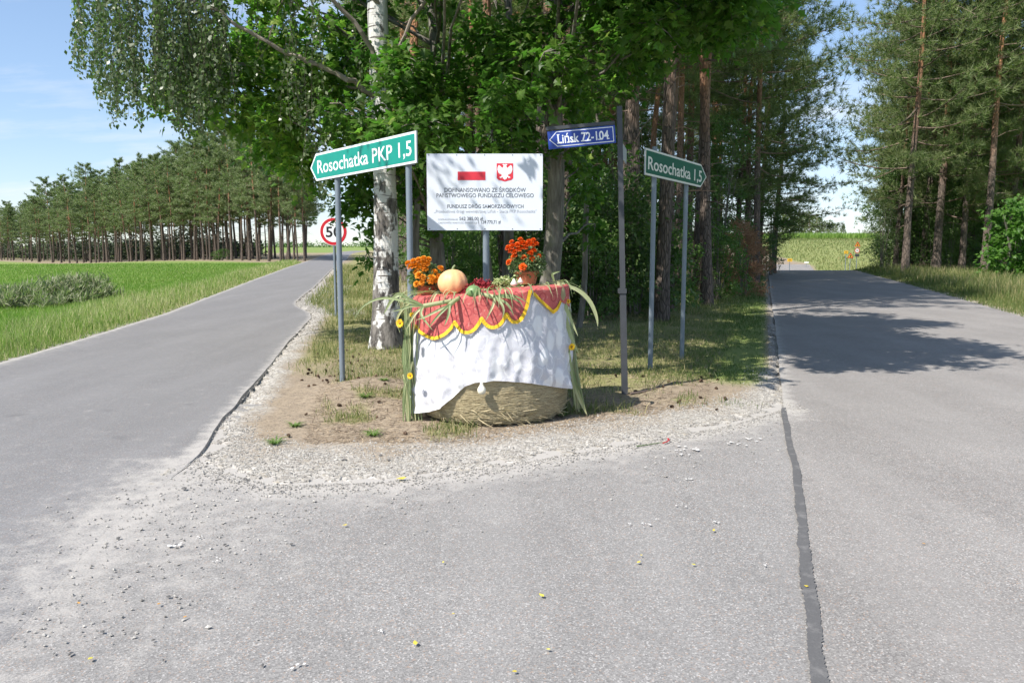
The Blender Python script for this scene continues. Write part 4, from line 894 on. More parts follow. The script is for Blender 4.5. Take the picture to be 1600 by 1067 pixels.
half = [(0.0, 0.93), (0.055, 0.97), (0.10, 0.955), (0.16, 0.93), (0.10, 0.90), (0.085, 0.86), (0.10, 0.80), (0.16, 0.74), (0.22, 0.80), (0.30, 0.87), (0.36, 0.90), (0.41, 0.86), (0.44, 0.78), (0.455, 0.68), (0.445, 0.60), (0.42, 0.63), (0.43, 0.52), (0.395, 0.57), (0.395, 0.45), (0.355, 0.52), (0.345, 0.40), (0.305, 0.48), (0.285, 0.37), (0.25, 0.46), (0.21, 0.38), (0.18, 0.36), (0.22, 0.28), (0.30, 0.27), (0.34, 0.20), (0.28, 0.23), (0.25, 0.17), (0.21, 0.22), (0.15, 0.27), (0.12, 0.20), (0.10, 0.14), (0.055, 0.17), (0.0, 0.08)]
ex0, ex1, ez0, ez1 = bx_(0.603), bx_(0.745), bz_(0.362), bz_(0.125); cxm = (ex0 + ex1) / 2; ew = ex1 - ex0; eh = ez1 - ez0
pts = [(cxm + a * ew, ez0 + b * eh) for a, b in half] + [(cxm - a * ew, ez0 + b * eh) for a, b in half[-2:0:-1]]
mb = MB(); prism(mb, pts[::-1], -0.0082, -0.0066); mb.build('emblem_eagle', M['white_film'], em)
for (s, u0, u1, v, size, m, bold) in [('DOFINANSOWANO ZE ŚRODKÓW', 0.152, 0.855, 0.497, 0.062, 'grey_print', 0.009), ('PAŃSTWOWEGO FUNDUSZU CELOWEGO', 0.082, 0.923, 0.568, 0.062, 'grey_print', 0.009), ('FUNDUSZ DRÓG SAMORZĄDOWYCH', 0.175, 0.835, 0.708, 0.055, 'grey_print', 0.009),
                                      ('„Przebudowa drogi wewnętrznej Lińsk - Stacja PKP Rosochatka”', 0.06, 0.95, 0.770, 0.048, 'light_print', 0.0), ('DOFINANSOWANIE', 0.095, 0.265, 0.868, 0.026, 'light_print', 0.0), ('562 385,00 zł', 0.278, 0.482, 0.868, 0.052, 'grey_print', 0.008),
                                      ('CAŁKOWITA WARTOŚĆ INWESTYCJI', 0.095, 0.43, 0.912, 0.026, 'light_print', 0.0), ('1 124 770,71 zł', 0.442, 0.637, 0.912, 0.052, 'grey_print', 0.008)]:
    letters(bd, s, bx_(u0), bz_(v), size, M[m], -0.0052, (u1 - u0) * bw, bold)
for u in (0.02, 0.26, 0.5, 0.74, 0.98):
    for v in (0.018, 0.982):
        mb = MB(); lathe(mb, [(0.0, 0.003), (0.005, 0.002), (0.006, 0)], 8, c=(0, 0, 0)); o = mb.build('screw', M['dark_metal'], bd); o.rotation_euler = (math.pi / 2, 0, 0); o.location = (bx_(u), -0.0045, bz_(v))

# street name post
base = gp(976, 618, 0.0); topp = at(968, 166, base.y - 0.02)
ps = thing('street_name_post', 'dark square post with a blue street name plate at its top', 'street sign', (base.x, base.y, hz(base.x, base.y)))
gz_ = hz(base.x, base.y); H = topp.z - gz_; lx = topp.x - base.x
mb = MB(); w = 0.032
for (z0, z1, ww) in [(-0.25, 1.10, 0.031), (1.10, H, 0.026)]:
    x0, x1 = lx * z0 / H, lx * z1 / H
    v = [(x + sx * ww, sy * ww, z) for (x, z) in ((x0, z0), (x1, z1)) for sx, sy in ((-1, -1), (1, -1), (1, 1), (-1, 1))]
    mb.add(v, [(0, 1, 5, 4), (1, 2, 6, 5), (2, 3, 7, 6), (3, 0, 4, 7), (4, 5, 6, 7)])
mb.build('post', M['dark_metal'], ps)
mb = MB(); box(mb, -0.042 + lx * 0.42, 0.042 + lx * 0.42, -0.042, 0.042, 1.08, 1.13); mb.build('collar', M['dark_metal'], ps)
tz_ = math.atan2(0.25, 0.72)                                   # the plate swings a little towards the camera
pl = link('name_plate', None, ps, (topp.x - base.x - 0.035, 0, 0)); pl.rotation_euler = (0, 0, math.radians(14))
yq = base.y; zc0 = at(960, 222, yq).z - gz_; zc1 = at(960, 194, yq).z - gz_; PW = 0.70; up_ = 0.0
P0 = [(-PW, zc0 - 0.005), (0.0, zc0 + 0.0), (0.0, zc1), (-PW, zc1 - 0.005)]
mbp = MB(); prism(mbp, P0, -0.004, 0.004); pl_mesh = mbp.mesh('name_plate', M['sign_blue'])
bpy.data.objects.remove(pl); pl = link('name_plate', pl_mesh, ps, (topp.x - base.x - 0.034, -0.005, 0)); pl.rotation_euler = (0, -0.095, math.radians(3)); pl.location.x += (zc0 + zc1) / 2 * math.sin(0.095) - 0.004
zm = (zc0 + zc1) / 2; hh = (zc1 - zc0)
arrow = [(-PW + 0.012, zm - 0.002), (-PW + 0.09, zm - hh * 0.42), (-0.02, zm - hh * 0.42), (-0.02, zm + hh * 0.42), (-PW + 0.09, zm + hh * 0.42)]
mb = MB(); prism(mb, arrow, -0.0058, -0.0045); mb.build('border', M['white_film'], pl)
mb = MB(); prism(mb, inset(arrow, 0.008), -0.0072, -0.0060); mb.build('inner_field', M['sign_blue'], pl)
ltr = letters(pl, 'Lińsk 72-104', -PW + 0.098, zm - 0.045, 0.125, M['white_film'], -0.0082, 0.53, 0.018)
mb = MB(); f0 = zm - 0.045; sfw = 0.53      # serifs on the stems
for u in (0.012, 0.205, 0.285, 0.335, 0.480, 0.535, 0.815, 0.985):
    x = -PW + 0.098 + sfw * u; box(mb, x - 0.014, x + 0.014, -0.0085, -0.0072, f0 - 0.001, f0 + 0.009)
for u in (0.020, 0.495): x = -PW + 0.098 + sfw * u; box(mb, x - 0.015, x + 0.013, -0.0085, -0.0072, f0 + 0.083, f0 + 0.091)
mb.build('serif', M['white_film'], pl)
mb = MB(); box(mb, -PW - 0.01, 0.0, -0.012, 0.012, zc1 + 0.006, zc1 + 0.040); mb.build('bracket', M['dark_metal'], pl)
mb = MB(); prism(mb, [(0.0, zc0 - 0.16), (0.70, zc0 - 0.16), (0.70, zc0 + 0.0), (0.0, zc0 + 0.0)], -0.003, 0.003); o = mb.build('second_plate', M['sign_back'], ps); o.location = (topp.x - base.x + 0.034, 0.01, 0); o.rotation_euler = (0, 0, math.radians(78)); o['label'] = 'grey back of a second name plate turned edge-on'

# 50 sign by the side road
d = 17.9; c = at(521, 362, d); gz_ = hz(c.x, d)
sp = thing('speed_limit_sign', 'round red and white speed limit sign reading 50 beside the side road', 'road sign', (c.x, d, gz_), math.radians(-4))
pole(sp, 0, 0.04, -0.3, c.z - gz_ + 0.25, 0.03, M['galv'])
def disc(parent, r0, y0, y1, z, mat, name):
    mb = MB(); th = np.linspace(0, 2 * np.pi, 40, endpoint=False); prism(mb, [(r0 * math.cos(a), z + r0 * math.sin(a)) for a in th], y0, y1); return mb.build(name, mat, parent)
zc = c.z - gz_
disc(sp, 0.310, 0.0, 0.01, zc, M['white_film'], 'rim'); disc(sp, 0.300, -0.003, -0.001, zc, M['red'], 'red_ring'); disc(sp, 0.232, -0.006, -0.004, zc, M['white_film'], 'sign_face')
letters(sp, '50', -0.175, zc - 0.118, 0.325, M['black'], -0.0075, 0.35, 0.022)

# small warning signs at the end of the main road
def far_post(name, label, px, py_base, d, parts, h):
    x = (px - 800) / FPX * d; g0 = hz(x, d); t = thing(name, label, 'road sign', (x, d, g0)); pole(t, 0, 0.05, -0.3, h, 0.04, M['galv'])
    for kind, z, s in parts:
        if kind == 'tri':
            P = [(-s, z - s * 0.58), (s, z - s * 0.58), (0, z + s * 1.15)]; plate(t, P, 0, 0.015, M['red'], 'warning_border'); plate(t, inset(P, 0.07), -0.004, -0.001, M['yellow_film'], 'sign_face')
            mb = MB(); prism(mb, [(-0.16 * s, z - 0.25 * s), (0.18 * s, z - 0.3 * s), (0.24 * s, z + 0.1 * s), (0.05 * s, z + 0.45 * s), (-0.12 * s, z + 0.3 * s)], -0.008, -0.005); mb.build('symbol', M['black'], t)
        elif kind == 'round':
            disc(t, s, 0, 0.012, z, M['red'], 'red_ring'); disc(t, s * 0.74, -0.004, -0.001, z, M['white_film'], 'sign_face'); letters(t, '30', -s * 0.45, z - s * 0.32, s * 0.95, M['black'], -0.006, s * 0.9, 0.02)
        elif kind == 'arrow':
            P = [(-s, z - 0.16), (s, z - 0.16), (s, z + 0.16), (-s, z + 0.16)]; plate(t, P, 0, 0.012, M['yellow_film'], 'sign_face'); mb = MB(); box(mb, -s * 0.5, s * 0.5, -0.004, -0.001, z - 0.03, z + 0.03); mb.build('symbol', M['black'], t)
        elif kind == 'dark':
            mb = MB(); box(mb, -s, s, -0.1, 0.1, z - s * 0.7, z + s * 0.7); mb.build('equipment_box', M['dark_metal'], t)
    return t
far_post('warning_sign', 'orange triangle sign above a round limit sign at the road end', 1336, 420, 92, [('tri', 2.85, 0.34), ('round', 2.2, 0.29), ('dark', 1.65, 0.22)], 3.0)
far_post('warning_sign', 'lower yellow triangle warning sign beside the taller orange one', 1326, 422, 88, [('tri', 1.75, 0.33)], 1.8)
far_post('arrow_sign', 'small orange plate on a pale post left of the triangle signs', 1319, 422, 86, [('arrow', 2.25, 0.22)], 2.3)
far_post('arrow_sign', 'small yellow plate on a post at the far left of the road end', 1232, 422, 84, [('arrow', 1.55, 0.26)], 1.6)
x = (1258 - 800) / FPX * 96; t = thing('field_marker', 'small white plate standing in the grass of the slope', 'marker', (x, 96, hz(x, 96))); mb = MB(); box(mb, -0.28, 0.28, -0.01, 0.01, 0.55, 0.72); mb.build('plate', M['white_film'], t); pole(t, 0, 0.03, -0.2, 0.6, 0.025, M['galv'], 'post')

# ------------------------------------------------------------------ the decorated straw bale
BX, BY, BR, BH = -0.185, 7.53, 0.70, 1.15
BZ = 0.02
TILT = lambda x: 0.058 * x / 0.7          # the bale leans: its top drops towards the side road
def on_bale(px, py, rad=BR):
    """pixel -> angle round the bale (0 faces the road) and height"""
    d = ray(px, py); a = d[0] ** 2 + d[1] ** 2; b = -2 * (d[0] * BX + d[1] * BY); c = BX ** 2 + BY ** 2 - rad ** 2; q = b * b - 4 * a * c
    t = (-b - math.sqrt(q)) / (2 * a) if q > 0 else -b / (2 * a)
    return math.atan2(d[0] * t - BX, -(d[1] * t - BY)), CAMZ + d[2] * t
def bp(phi, rad, z): return np.stack([BX + rad * np.sin(phi), BY - rad * np.cos(phi), z + 0 * phi], -1)
def straw_material():
    t = NT('straw'); p = t.obj(); n = t.noise(t.scale(p, 6, 6, 90), 1.0, 4, 0.7); m = t.noise(p, 3, 3)
    c = t.mix(n, (0.22, 0.165, 0.09), (0.50, 0.41, 0.25)); c = t.mix(t.math('MULTIPLY', m, 0.5), c, (0.34, 0.26, 0.13)); return t.done(c, 0.85, t.bump(n, 0.8, 0.02))
M['straw'] = straw_material(); M['straw_blade'] = leafmat('straw_stems', (0.27, 0.205, 0.115), (0.60, 0.50, 0.31), rough=0.6, transl=0.1)
bale = thing('straw_bale', 'round straw bale standing on end under the white and red cloths', 'straw bale', (BX, BY, BZ))
th = np.linspace(0, 2 * np.pi, 73); zz = np.array([0, 0.03, 0.08, 0.16, 0.26, 0.4, 0.6, 0.8, 1.0, 1.1, 1.15]); prof = np.array([0.60, 0.655, 0.685, 0.70, 0.705, 0.70, 0.69, 0.69, 0.69, 0.67, 0.62])
TT, ZZ = np.meshgrid(th, zz); PR = np.repeat(prof[:, None], 73, 1) * (1 + 0.03 * (fbm(3 * np.cos(TT) + ZZ * 2, 3 * np.sin(TT), 4) - 0.5)); PR[:, -1] = PR[:, 0]
V = np.stack([PR * np.sin(TT), -PR * np.cos(TT), ZZ + TILT(PR * np.sin(TT)) * ZZ / BH], -1).reshape(-1, 3); i = np.arange(len(zz) - 1)[:, None] * 73; j = np.arange(72)[None]
mb = MB(); mb.add(V, np.stack([i + j, i + j + 1, i + 74 + j, i + 73 + j], -1).reshape(-1, 4)); mb.add(V[-73:-1], [list(range(72))])
mb.build('straw_core', M['straw'], bale, True)
r = np.random.default_rng(66); mb = MB(); n = 19000; ph = -2.0 + 4.0 * r.random(n); z = 0.01 + 0.75 * r.random(n) ** 0.8; rad = np.interp(z, zz, prof) + 0.004 + 0.007 * r.random(n)
P = np.stack([rad * np.sin(ph), -rad * np.cos(ph), z], -1); T = np.stack([np.cos(ph), np.sin(ph), 0.07 * r.normal(size=n)], -1) + r.normal(size=(n, 3)) * 0.045; N = np.stack([np.sin(ph), -np.cos(ph), 0 * ph], -1) + r.normal(size=(n, 3)) * 0.15
scatter(mb, np.array([(-1, -0.022, 0), (1, -0.022, 0), (1, 0.022, 0), (-1, 0.022, 0)]), [(0, 1, 2, 3)], P, T, N, 0.03 + 0.06 * r.random(n), np.clip(r.normal(0.55, 0.28, n), 0, 1))
n = 110; ph = -0.9 + 2.2 * r.random(n); z = 0.01 + 0.16 * r.random(n) ** 2; rad = np.interp(z, zz, prof) + 0.01; P = np.stack([rad * np.sin(ph), -rad * np.cos(ph), z], -1)
T = np.stack([np.sin(ph) * 0.5 + np.cos(ph), -np.cos(ph) * 0.5 + np.sin(ph), r.normal(size=n) * 0.5 - 0.2], -1)
scatter(mb, np.array([(0, -0.03, 0), (1, -0.02, 0), (1, 0.02, 0), (0, 0.03, 0)]), [(0, 1, 2, 3)], P, T, rdir(n), 0.05 + 0.08 * r.random(n), 0.4 + 0.5 * r.random(n))
mb.build('straw_strands', M['straw_blade'], bale)['kind'] = 'stuff'

def lace_material():
    t = NT('white_lace'); uv = t.n('UVMap', {'uv_map': 'UVMap'}).outputs[0]
    dn = t.n('VectorMath', {'operation': 'MULTIPLY_ADD'}, i0=t.n('TexNoise', None, Vector=uv, Scale=5.0, Detail=2.0).outputs['Color'], i1=(0.16, 0.16, 0), i2=uv).outputs[0]; uv0 = uv; p = t.scale(dn, 8.5, 4.8, 1, rot=(0, 0, 0.5)); vo = t.n('TexVoronoi', {'voronoi_dimensions': '2D'}, Vector=p, Scale=1.0, Randomness=0.75); leaf = t.ramp(vo.outputs['Distance'], 0.36, 0.40, (1, 1, 1), (0, 0, 0))
    pick = t.ramp(t.n('SeparateColor', None, i0=vo.outputs['Color']).outputs[0], 0.45, 0.50); leaf = t.math('MULTIPLY', leaf, pick)
    e = t.n('TexVoronoi', {'voronoi_dimensions': '2D', 'feature': 'DISTANCE_TO_EDGE'}, Vector=t.scale(dn, 13, 8, 1, rot=(0, 0, -0.4)), Scale=1.0).outputs['Distance']; line = t.ramp(e, 0.01, 0.05, (1, 1, 1), (0, 0, 0))
    ring = t.ramp(t.math('ABSOLUTE', t.math('SUBTRACT', vo.outputs['Distance'], 0.42)), 0.02, 0.05, (1, 1, 1), (0, 0, 0))
    net = t.n('TexVoronoi', {'voronoi_dimensions': '2D', 'feature': 'DISTANCE_TO_EDGE'}, Vector=uv, Scale=95.0).outputs['Distance']; net = t.ramp(net, 0.06, 0.18, (1, 1, 1), (0, 0, 0))
    solid = t.math('MINIMUM', t.math('ADD', t.math('ADD', leaf, t.math('MULTIPLY', line, 0.38)), t.math('ADD', t.math('MULTIPLY', net, 0.40), t.math('MULTIPLY', ring, 0.5))), 1.0)
    d = t.n('BsdfPrincipled', None, Base_Color=t.mix(solid, (0.72, 0.72, 0.78), (0.90, 0.90, 0.90)), Roughness=0.7); d.inputs['Specular IOR Level'].default_value = 0.2
    t.t.links.new(t.bump(solid, 0.35, 0.004), d.inputs['Normal'])
    tl = t.n('BsdfTranslucent', None, Color=(0.8, 0.8, 0.84)); ms = t.n('MixShader', None, i0=0.18, i1=d.outputs[0], i2=tl.outputs[0])
    tr = t.n('BsdfTransparent'); op = t.math('ADD', t.math('MULTIPLY', solid, 0.15), 0.85)
    o = t.n('MixShader', None, i0=op, i1=tr.outputs[0], i2=ms.outputs[0]); t.t.links.new(o.outputs[0], t.out.inputs['Surface']); return t.m
def red_material():
    t = NT('red_patterned_cloth'); uv = t.n('UVMap', {'uv_map': 'UVMap'}).outputs[0]
    v = t.n('TexVoronoi', {'voronoi_dimensions': '2D'}, Vector=uv, Scale=9.0, Randomness=0.6).outputs['Distance']; ring = t.ramp(t.math('ABSOLUTE', t.math('SUBTRACT', v, 0.3)), 0.03, 0.08, (1, 1, 1), (0, 0, 0))
    f = t.noise(uv, 70, 3, 0.7); c = t.mix(f, (0.38, 0.055, 0.055), (0.66, 0.18, 0.16)); c = t.mix(t.math('MULTIPLY', ring, 0.45), c, (0.26, 0.02, 0.035))
    c = t.mix(t.math('MULTIPLY', t.ramp(t.noise(uv, 26, 2), 0.6, 0.68), 0.35), c, (0.72, 0.42, 0.36)); return t.done(c, 0.7, spec=0.25, transl=0.08)
M['lace'] = lace_material(); M['red_cloth'] = red_material()
t = NT('gold_fringe'); c = t.mix(t.noise(t.scale(t.obj(), 160, 160, 8), 1.0, 2), (0.62, 0.33, 0.01), (0.92, 0.60, 0.03)); M['gold'] = t.done(c, 0.6)

def cloth(name, phi, zb_of, r_of, mat, parent=None, rows=44, top=True, ztop=BH + 0.012, rtop=0.69):
    """polar cloth: disc on the bale's top bending into a skirt that ends at height zb_of(phi)"""
    n = len(phi); VV = []; UV = []
    if top:
        for q in (0.0, 0.35, 0.7, 0.9, 0.97):
            VV.append(bp(phi, rtop * q, BZ + ztop + TILT(rtop * q * np.sin(phi)))); UV.append(np.stack([np.sin(phi) * rtop * q, 1.2 + (1 - q) * rtop + 0 * phi], -1))
    zb = zb_of(phi)
    for k in range(rows):
        f = k / (rows - 1); z = (BZ + ztop - 0.004 + TILT(0.7 * np.sin(phi))) * (1 - f) + zb * f; rd = r_of(phi, z, f); VV.append(bp(phi, rd, z)); UV.append(np.stack([phi * BR, z + 0 * phi], -1))
    m = len(VV); V = np.concatenate(VV); i = np.arange(m - 1)[:, None] * n; j = np.arange(n - 1)[None]
    f = np.stack([i + j, i + n + j, i + n + j + 1, i + j + 1], -1).reshape(-1, 4); mb = MB(); mb.add(V, f); me = mb.mesh(name, mat, True)
    uvl = me.uv_layers.new(name='UVMap'); li = np.zeros(len(me.loops), np.int32); me.loops.foreach_get('vertex_index', li); uvl.data.foreach_set('uv', np.concatenate(UV)[li].ravel().astype(np.float32))
    return link(name, me, parent)
RW = 0.735
wpx = [(641, 628), (648, 645), (668, 644), (690, 638), (706, 622), (724, 605), (742, 598), (770, 595), (800, 597), (830, 599), (855, 603), (876, 606), (890, 607)]
wp = [on_bale(x, y, RW + 0.03) for x, y in wpx]; wphi = np.array([q[0] for q in wp]); wz = np.array([q[1] for q in wp])
def wzb(p):
    z = np.interp(p, wphi, wz); z = np.where(p < wphi[0], wz[0] + 1.1 * (wphi[0] - p), z); z = np.where(p > wphi[-1], wz[-1] + 0.7 * (p - wphi[-1]), z); return np.minimum(z, 1.0)
def wr(p, z, f):
    low = np.clip((1.15 - z) / 0.9, 0, 1)
    folds = 0.016 * np.sin(p * 11 + 1.2 + z * 2.2) + 0.010 * np.sin(p * 23 + z * 5) + 0.008 * np.sin(p * 37 - z * 7)
    diag = 0.010 * np.sin(p * 8 + z * 15) * sstep(0.1, 1.0, p) + 0.016 * (fbm(p * 5, z * 5 + p * 2, 8) - 0.5) * 2 + 0.024 * (fbm(p * 9 + z * 6, z * 11 - p * 4, 18, 3) - 0.5) * 2 + 0.012 * np.abs(np.sin(p * 6 + z * 9 + 2.5 * fbm(p * 3, z * 4, 28)))
    return RW - 0.02 * (1 - sstep(0, 0.08, f)) - 0.01 + low * (folds + 0.03) + diag * low + 0.07 * sstep(-0.7, -1.4, p) * low + 0.03 * sstep(0.9, 1.3, p) * low
white = cloth('lace_tablecloth', np.linspace(-1.75, 1.62, 230), wzb, wr, M['lace'])
tag(white, 'white lace tablecloth hanging over the front of the straw bale', 'tablecloth')
# red cloth with gold fringe: a front flap and a side flap
def scallop(pts):
    """cusps and lowest points alternate; the arc between two cusps is round"""
    out = []
    for k_ in range(0, len(pts) - 2, 2):
        (x0, y0), (xb_, yb_), (x1, y1) = pts[k_:k_ + 3]
        for u_ in np.linspace(0, 1, 9)[:-1]:
            x = x0 + (x1 - x0) * u_; base_ = y0 + (y1 - y0) * u_; dep = yb_ - (y0 + (y1 - y0) * (xb_ - x0) / (x1 - x0)); out.append((x, base_ + dep * (1 - abs(2 * u_ - 1) ** 2.2)))
    return out
rpx = scallop([(633, 508), (640, 524), (650, 508), (676, 528), (709, 502), (730, 519), (752, 496), (772, 511), (792, 489), (805, 503), (818, 492)]) + [(819, 490), (824, 476), (827, 463), (829, 453)]
rp_ = [on_bale(x, y, RW + 0.03) for x, y in rpx]; rphi = np.array([q[0] for q in rp_]); rz = np.array([q[1] for q in rp_]); rphi = np.maximum.accumulate(rphi + np.arange(len(rphi)) * 1e-5)
spx = [(836, 458), (846, 468), (857, 478), (866, 487), (872, 482), (879, 470)]
sp_ = [on_bale(x, y, RW + 0.03) for x, y in spx]; sphi = np.array([q[0] for q in sp_]); sz = np.array([q[1] for q in sp_]); sphi = np.maximum.accumulate(sphi + np.arange(len(sphi)) * 1e-5)
def rr_(p, z, f): return wr(p, z, f) + 0.012 + 0.004 * np.sin(p * 17)
redc = thing('red_tablecloth', 'red patterned tablecloth with gold fringe over the top of the bale', 'tablecloth', (0, 0, 0))
pf = np.linspace(-1.7, rphi[-1], 200); fz = lambda p: np.where(p < rphi[0], rz[0] + 0.1 * (rphi[0] - p), np.interp(p, rphi, rz))
cloth('front_flap', pf, fz, rr_, M['red_cloth'], redc, 26, True, BH + 0.024)
ps_ = np.linspace(rphi[-1] + 0.002, sphi[-1] + 0.35, 60); fs_ = lambda p: np.where(p > sphi[-1], sz[-1] - 0.25 * (p - sphi[-1]), np.interp(p, sphi, sz))
cloth('side_flap', ps_, fs_, rr_, M['red_cloth'], redc, 20, True, BH + 0.024)
def fringe(phis, zs, parent):
    mb = MB(); p = np.linspace(phis[0], phis[-1], 260); z = np.interp(p, phis, zs); q = np.stack([p * BR, z], -1); t = unit(np.gradient(q, axis=0)); nrm = np.stack([t[:, 1], -t[:, 0]], -1)
    for lo, hi, dr in ((-0.020, 0.026, 0.008),):
        A = q - nrm * 0.010; B = q + nrm * (0.019 + 0.003 * (R.random(len(p)) - 0.5))[:, None]
        R0 = rr_(A[:, 0] / BR, A[:, 1], np.ones(len(p))) + dr; R1 = rr_(B[:, 0] / BR, B[:, 1], np.ones(len(p))) + dr + 0.004 + 0.003 * np.sin(np.arange(len(p)) * 2.1)
        V = np.concatenate([bp(A[:, 0] / BR, R0, A[:, 1]), bp(B[:, 0] / BR, R1, B[:, 1])]); n = len(p); i = np.arange(n - 1); mb.add(V, np.stack([i, i + n, i + n + 1, i + 1], -1))
    return mb.build('gold_fringe', M['gold'], parent, True)
fringe(rphi, rz, redc); fringe(sphi, sz, redc)

TOPZ = BZ + BH + 0.026
def topat(px, py, z=TOPZ):     # a spot on the bale's top
    p = gp(px, py, z); return p
# flower pots
M['terracotta'] = plain('terracotta', (0.42, 0.13, 0.07), 0.7, 0, 0.18, 14)
M['soil'] = plain('pot_soil', (0.06, 0.045, 0.035), 0.95)
M['mari_leaf'] = leafmat('marigold_leaves', (0.09, 0.14, 0.055), (0.21, 0.27, 0.13), rough=0.55, transl=0.3)
M['mari_orange'] = leafmat('orange_petals', (0.80, 0.21, 0.012), (0.90, 0.38, 0.03), rough=0.6, transl=0.15, tmul=1.0)
M['mari_red'] = leafmat('red_orange_petals', (0.72, 0.06, 0.008), (0.88, 0.17, 0.012), rough=0.6, transl=0.15, tmul=1.0)
def flower_mesh(mat, seed):
    r = np.random.default_rng(seed); mb = MB(); n = 46; f = np.linspace(0.02, 1, n); a = np.arange(n) * 2.399; el = 1.45 * (1 - f)
    d = np.stack([np.cos(a) * np.cos(el), np.sin(a) * np.cos(el), np.sin(el)], -1); P = d * 0.35 * [1, 1, 0.6]
    tv = np.array([(0, -0.14, 0), (0.55, -0.26, 0.03), (0.75, 0, -0.05), (0.55, 0.26, 0.03), (0, 0.14, 0)]); scatter(mb, tv, [(0, 1, 2, 3, 4)], P, d + r.normal(size=(n, 3)) * 0.15, np.cross(d, np.cross([0, 0, 1.0], d)) + 0.01, 1.0, np.clip(0.9 - 0.6 * f + r.normal(size=n) * 0.15, 0, 1)); return mb.mesh('flower_head', mat)
FL = {'mari_orange': [flower_mesh(M['mari_orange'], s) for s in (1, 2)], 'mari_red': [flower_mesh(M['mari_red'], s) for s in (3, 4)]}
def marigold(label, px, py, wpx, hpx, flowers, mat, ya, seed, fw, fh, d):
    b = at(px, py, d); r = np.random.default_rng(seed); k = d / FPX; R0 = wpx / 2 * k; H = hpx * k
    t = thing('marigold_pot', label, 'potted flowers', b); mb = MB(); lathe(mb, [(0.0, 0), (R0 * 0.74, 0), (R0 * 0.76, 0.006), (R0 * 0.95, H * 0.78)], 28); mb.build('pot', M['terracotta'], t, True)
    mb = MB(); lathe(mb, [(R0 * 0.95, H * 0.76), (R0 * 1.04, H * 0.78), (R0 * 1.05, H), (R0 * 0.97, H), (R0 * 0.95, H * 0.86)], 28); mb.build('rim', M['terracotta'], t, True)
    mb = MB(); lathe(mb, [(R0 * 0.97, H * 0.86), (0.0, H * 0.9)], 20); mb.build('soil', M['soil'], t)
    cr = MB(); n = 2600; dd = rdir(n, 0.35); ra = r.random(n) ** 0.4; P = np.array([0, 0, H * 0.9 + fh * 0.30]) + dd * ra[:, None] * [fw * 0.5, fw * 0.45, fh * 0.55]; P[:, 2] = np.maximum(P[:, 2], H * 0.55)
    scatter(cr, *OVAL, P, dd + r.normal(size=(n, 3)) * 0.7, r.normal(size=(n, 3)) + [0, 0, 0.6], 0.030 * (0.6 + 0.7 * r.random(n)), np.clip(r.normal(0.5, 0.25, n), 0, 1)); 
    for q in range(26): tube(cr, [(0, 0, H * 0.85), tuple(np.array([0, 0, H * 0.85]) + rdir(1, 1.0)[0] * [fw * .4, fw * .4, fh * 0.6])], [0.003, 0.002], 3, 0.3, cap=False)
    cr.build('foliage', M['mari_leaf'], t)
    for q, (fx_, fy_, s) in enumerate(flowers):
        c = np.array(tuple(at(fx_, fy_, d))) - np.array(tuple(b)); c[1] = -fw * 0.42 * math.sqrt(max(0.05, 1 - (c[0] / (fw * 0.56)) ** 2)) * (0.5 + 0.5 * (1 if c[2] < H + fh * 0.4 else 0.4)) 
        o = link('flower_head', FL[mat][q % 2], t, tuple(c)); o.scale = (s * k * 0.51,) * 3
        up = Vector((c[0] * 1.5, c[1] * 1.2 - 0.02, 0.10 + max(0, c[2] - H) * 1.1)); o.rotation_euler = up.to_track_quat('Z', 'Y').to_euler()
    return t
r = np.random.default_rng(2)
lf = [(640, 412, 12), (648, 409, 12), (656, 407, 12), (664, 405, 12), (671, 406, 11), (644, 417, 13), (653, 415, 12), (661, 411, 12), (668, 413, 13), (638, 411, 9), (649, 416, 13), (657, 419, 12), (663, 417, 12), (669, 411, 11), (660, 425, 13), (658, 430, 14), (664, 433, 11), (666, 421, 12), (680, 425, 11), (689, 420, 12), (677, 434, 13), (675, 438, 13), (684, 437, 12), (654, 443, 11), (662, 441, 11), (687, 431, 9), (652, 425, 10)]
marigold('terracotta pot of orange marigolds beside the orange pumpkin', 667, 466, 36, 21, lf, 'mari_orange', 0, 3, 0.33, 0.24, 7.42)
rf = [(795, 388, 12), (802, 386, 13), (809, 384, 13), (816, 381, 13), (822, 383, 12), (829, 383, 13), (836, 382, 12), (800, 379, 9), (833, 376, 9), (813, 375, 9), (805, 394, 12), (812, 390, 12), (820, 388, 11), (828, 396, 11), (833, 392, 11), (804, 402, 12), (796, 410, 11), (818, 403, 11), (832, 405, 13), (817, 417, 13), (841, 400, 9), (798, 392, 10), (826, 378, 9)]
marigold('terracotta pot of red and orange marigolds in front of the grey maple trunk', 823, 444, 37, 21, rf, 'mari_red', 0, 4, 0.38, 0.28, 7.98)

# pumpkin
t = NT('pumpkin_skin'); f = t.noise(t.obj(), 9, 5); w_ = t.noise(t.obj(), 45, 4, 0.7); c = t.mix(f, (0.74, 0.37, 0.16), (0.86, 0.54, 0.27)); c = t.mix(t.ramp(w_, 0.62, 0.75), c, (0.80, 0.55, 0.34)); M['pumpkin'] = t.done(c, 0.5, t.bump(w_, 0.35, 0.006))
d = 7.22; c = at(707.5, 442, d); k = d / FPX; pk = thing('pumpkin', 'round orange pumpkin on the red tablecloth', 'pumpkin', (c.x, c.y, c.z - 21 * k))
mb = MB(); a = np.linspace(-math.pi / 2, math.pi / 2, 22); lathe(mb, [(max(0.001, 23 * k * math.cos(q) ** 0.9 * (1 - 0.04 * math.sin(q))), 21 * k + 21 * k * math.sin(q)) for q in a], 60, fn=lambda th, z: 1 + 0.05 * np.abs(np.sin(th * 5 + 0.4)) - 0.025 + 0.012 * np.sin(th * 3 + z * 30)); mb.build('fruit', M['pumpkin'], pk, True)
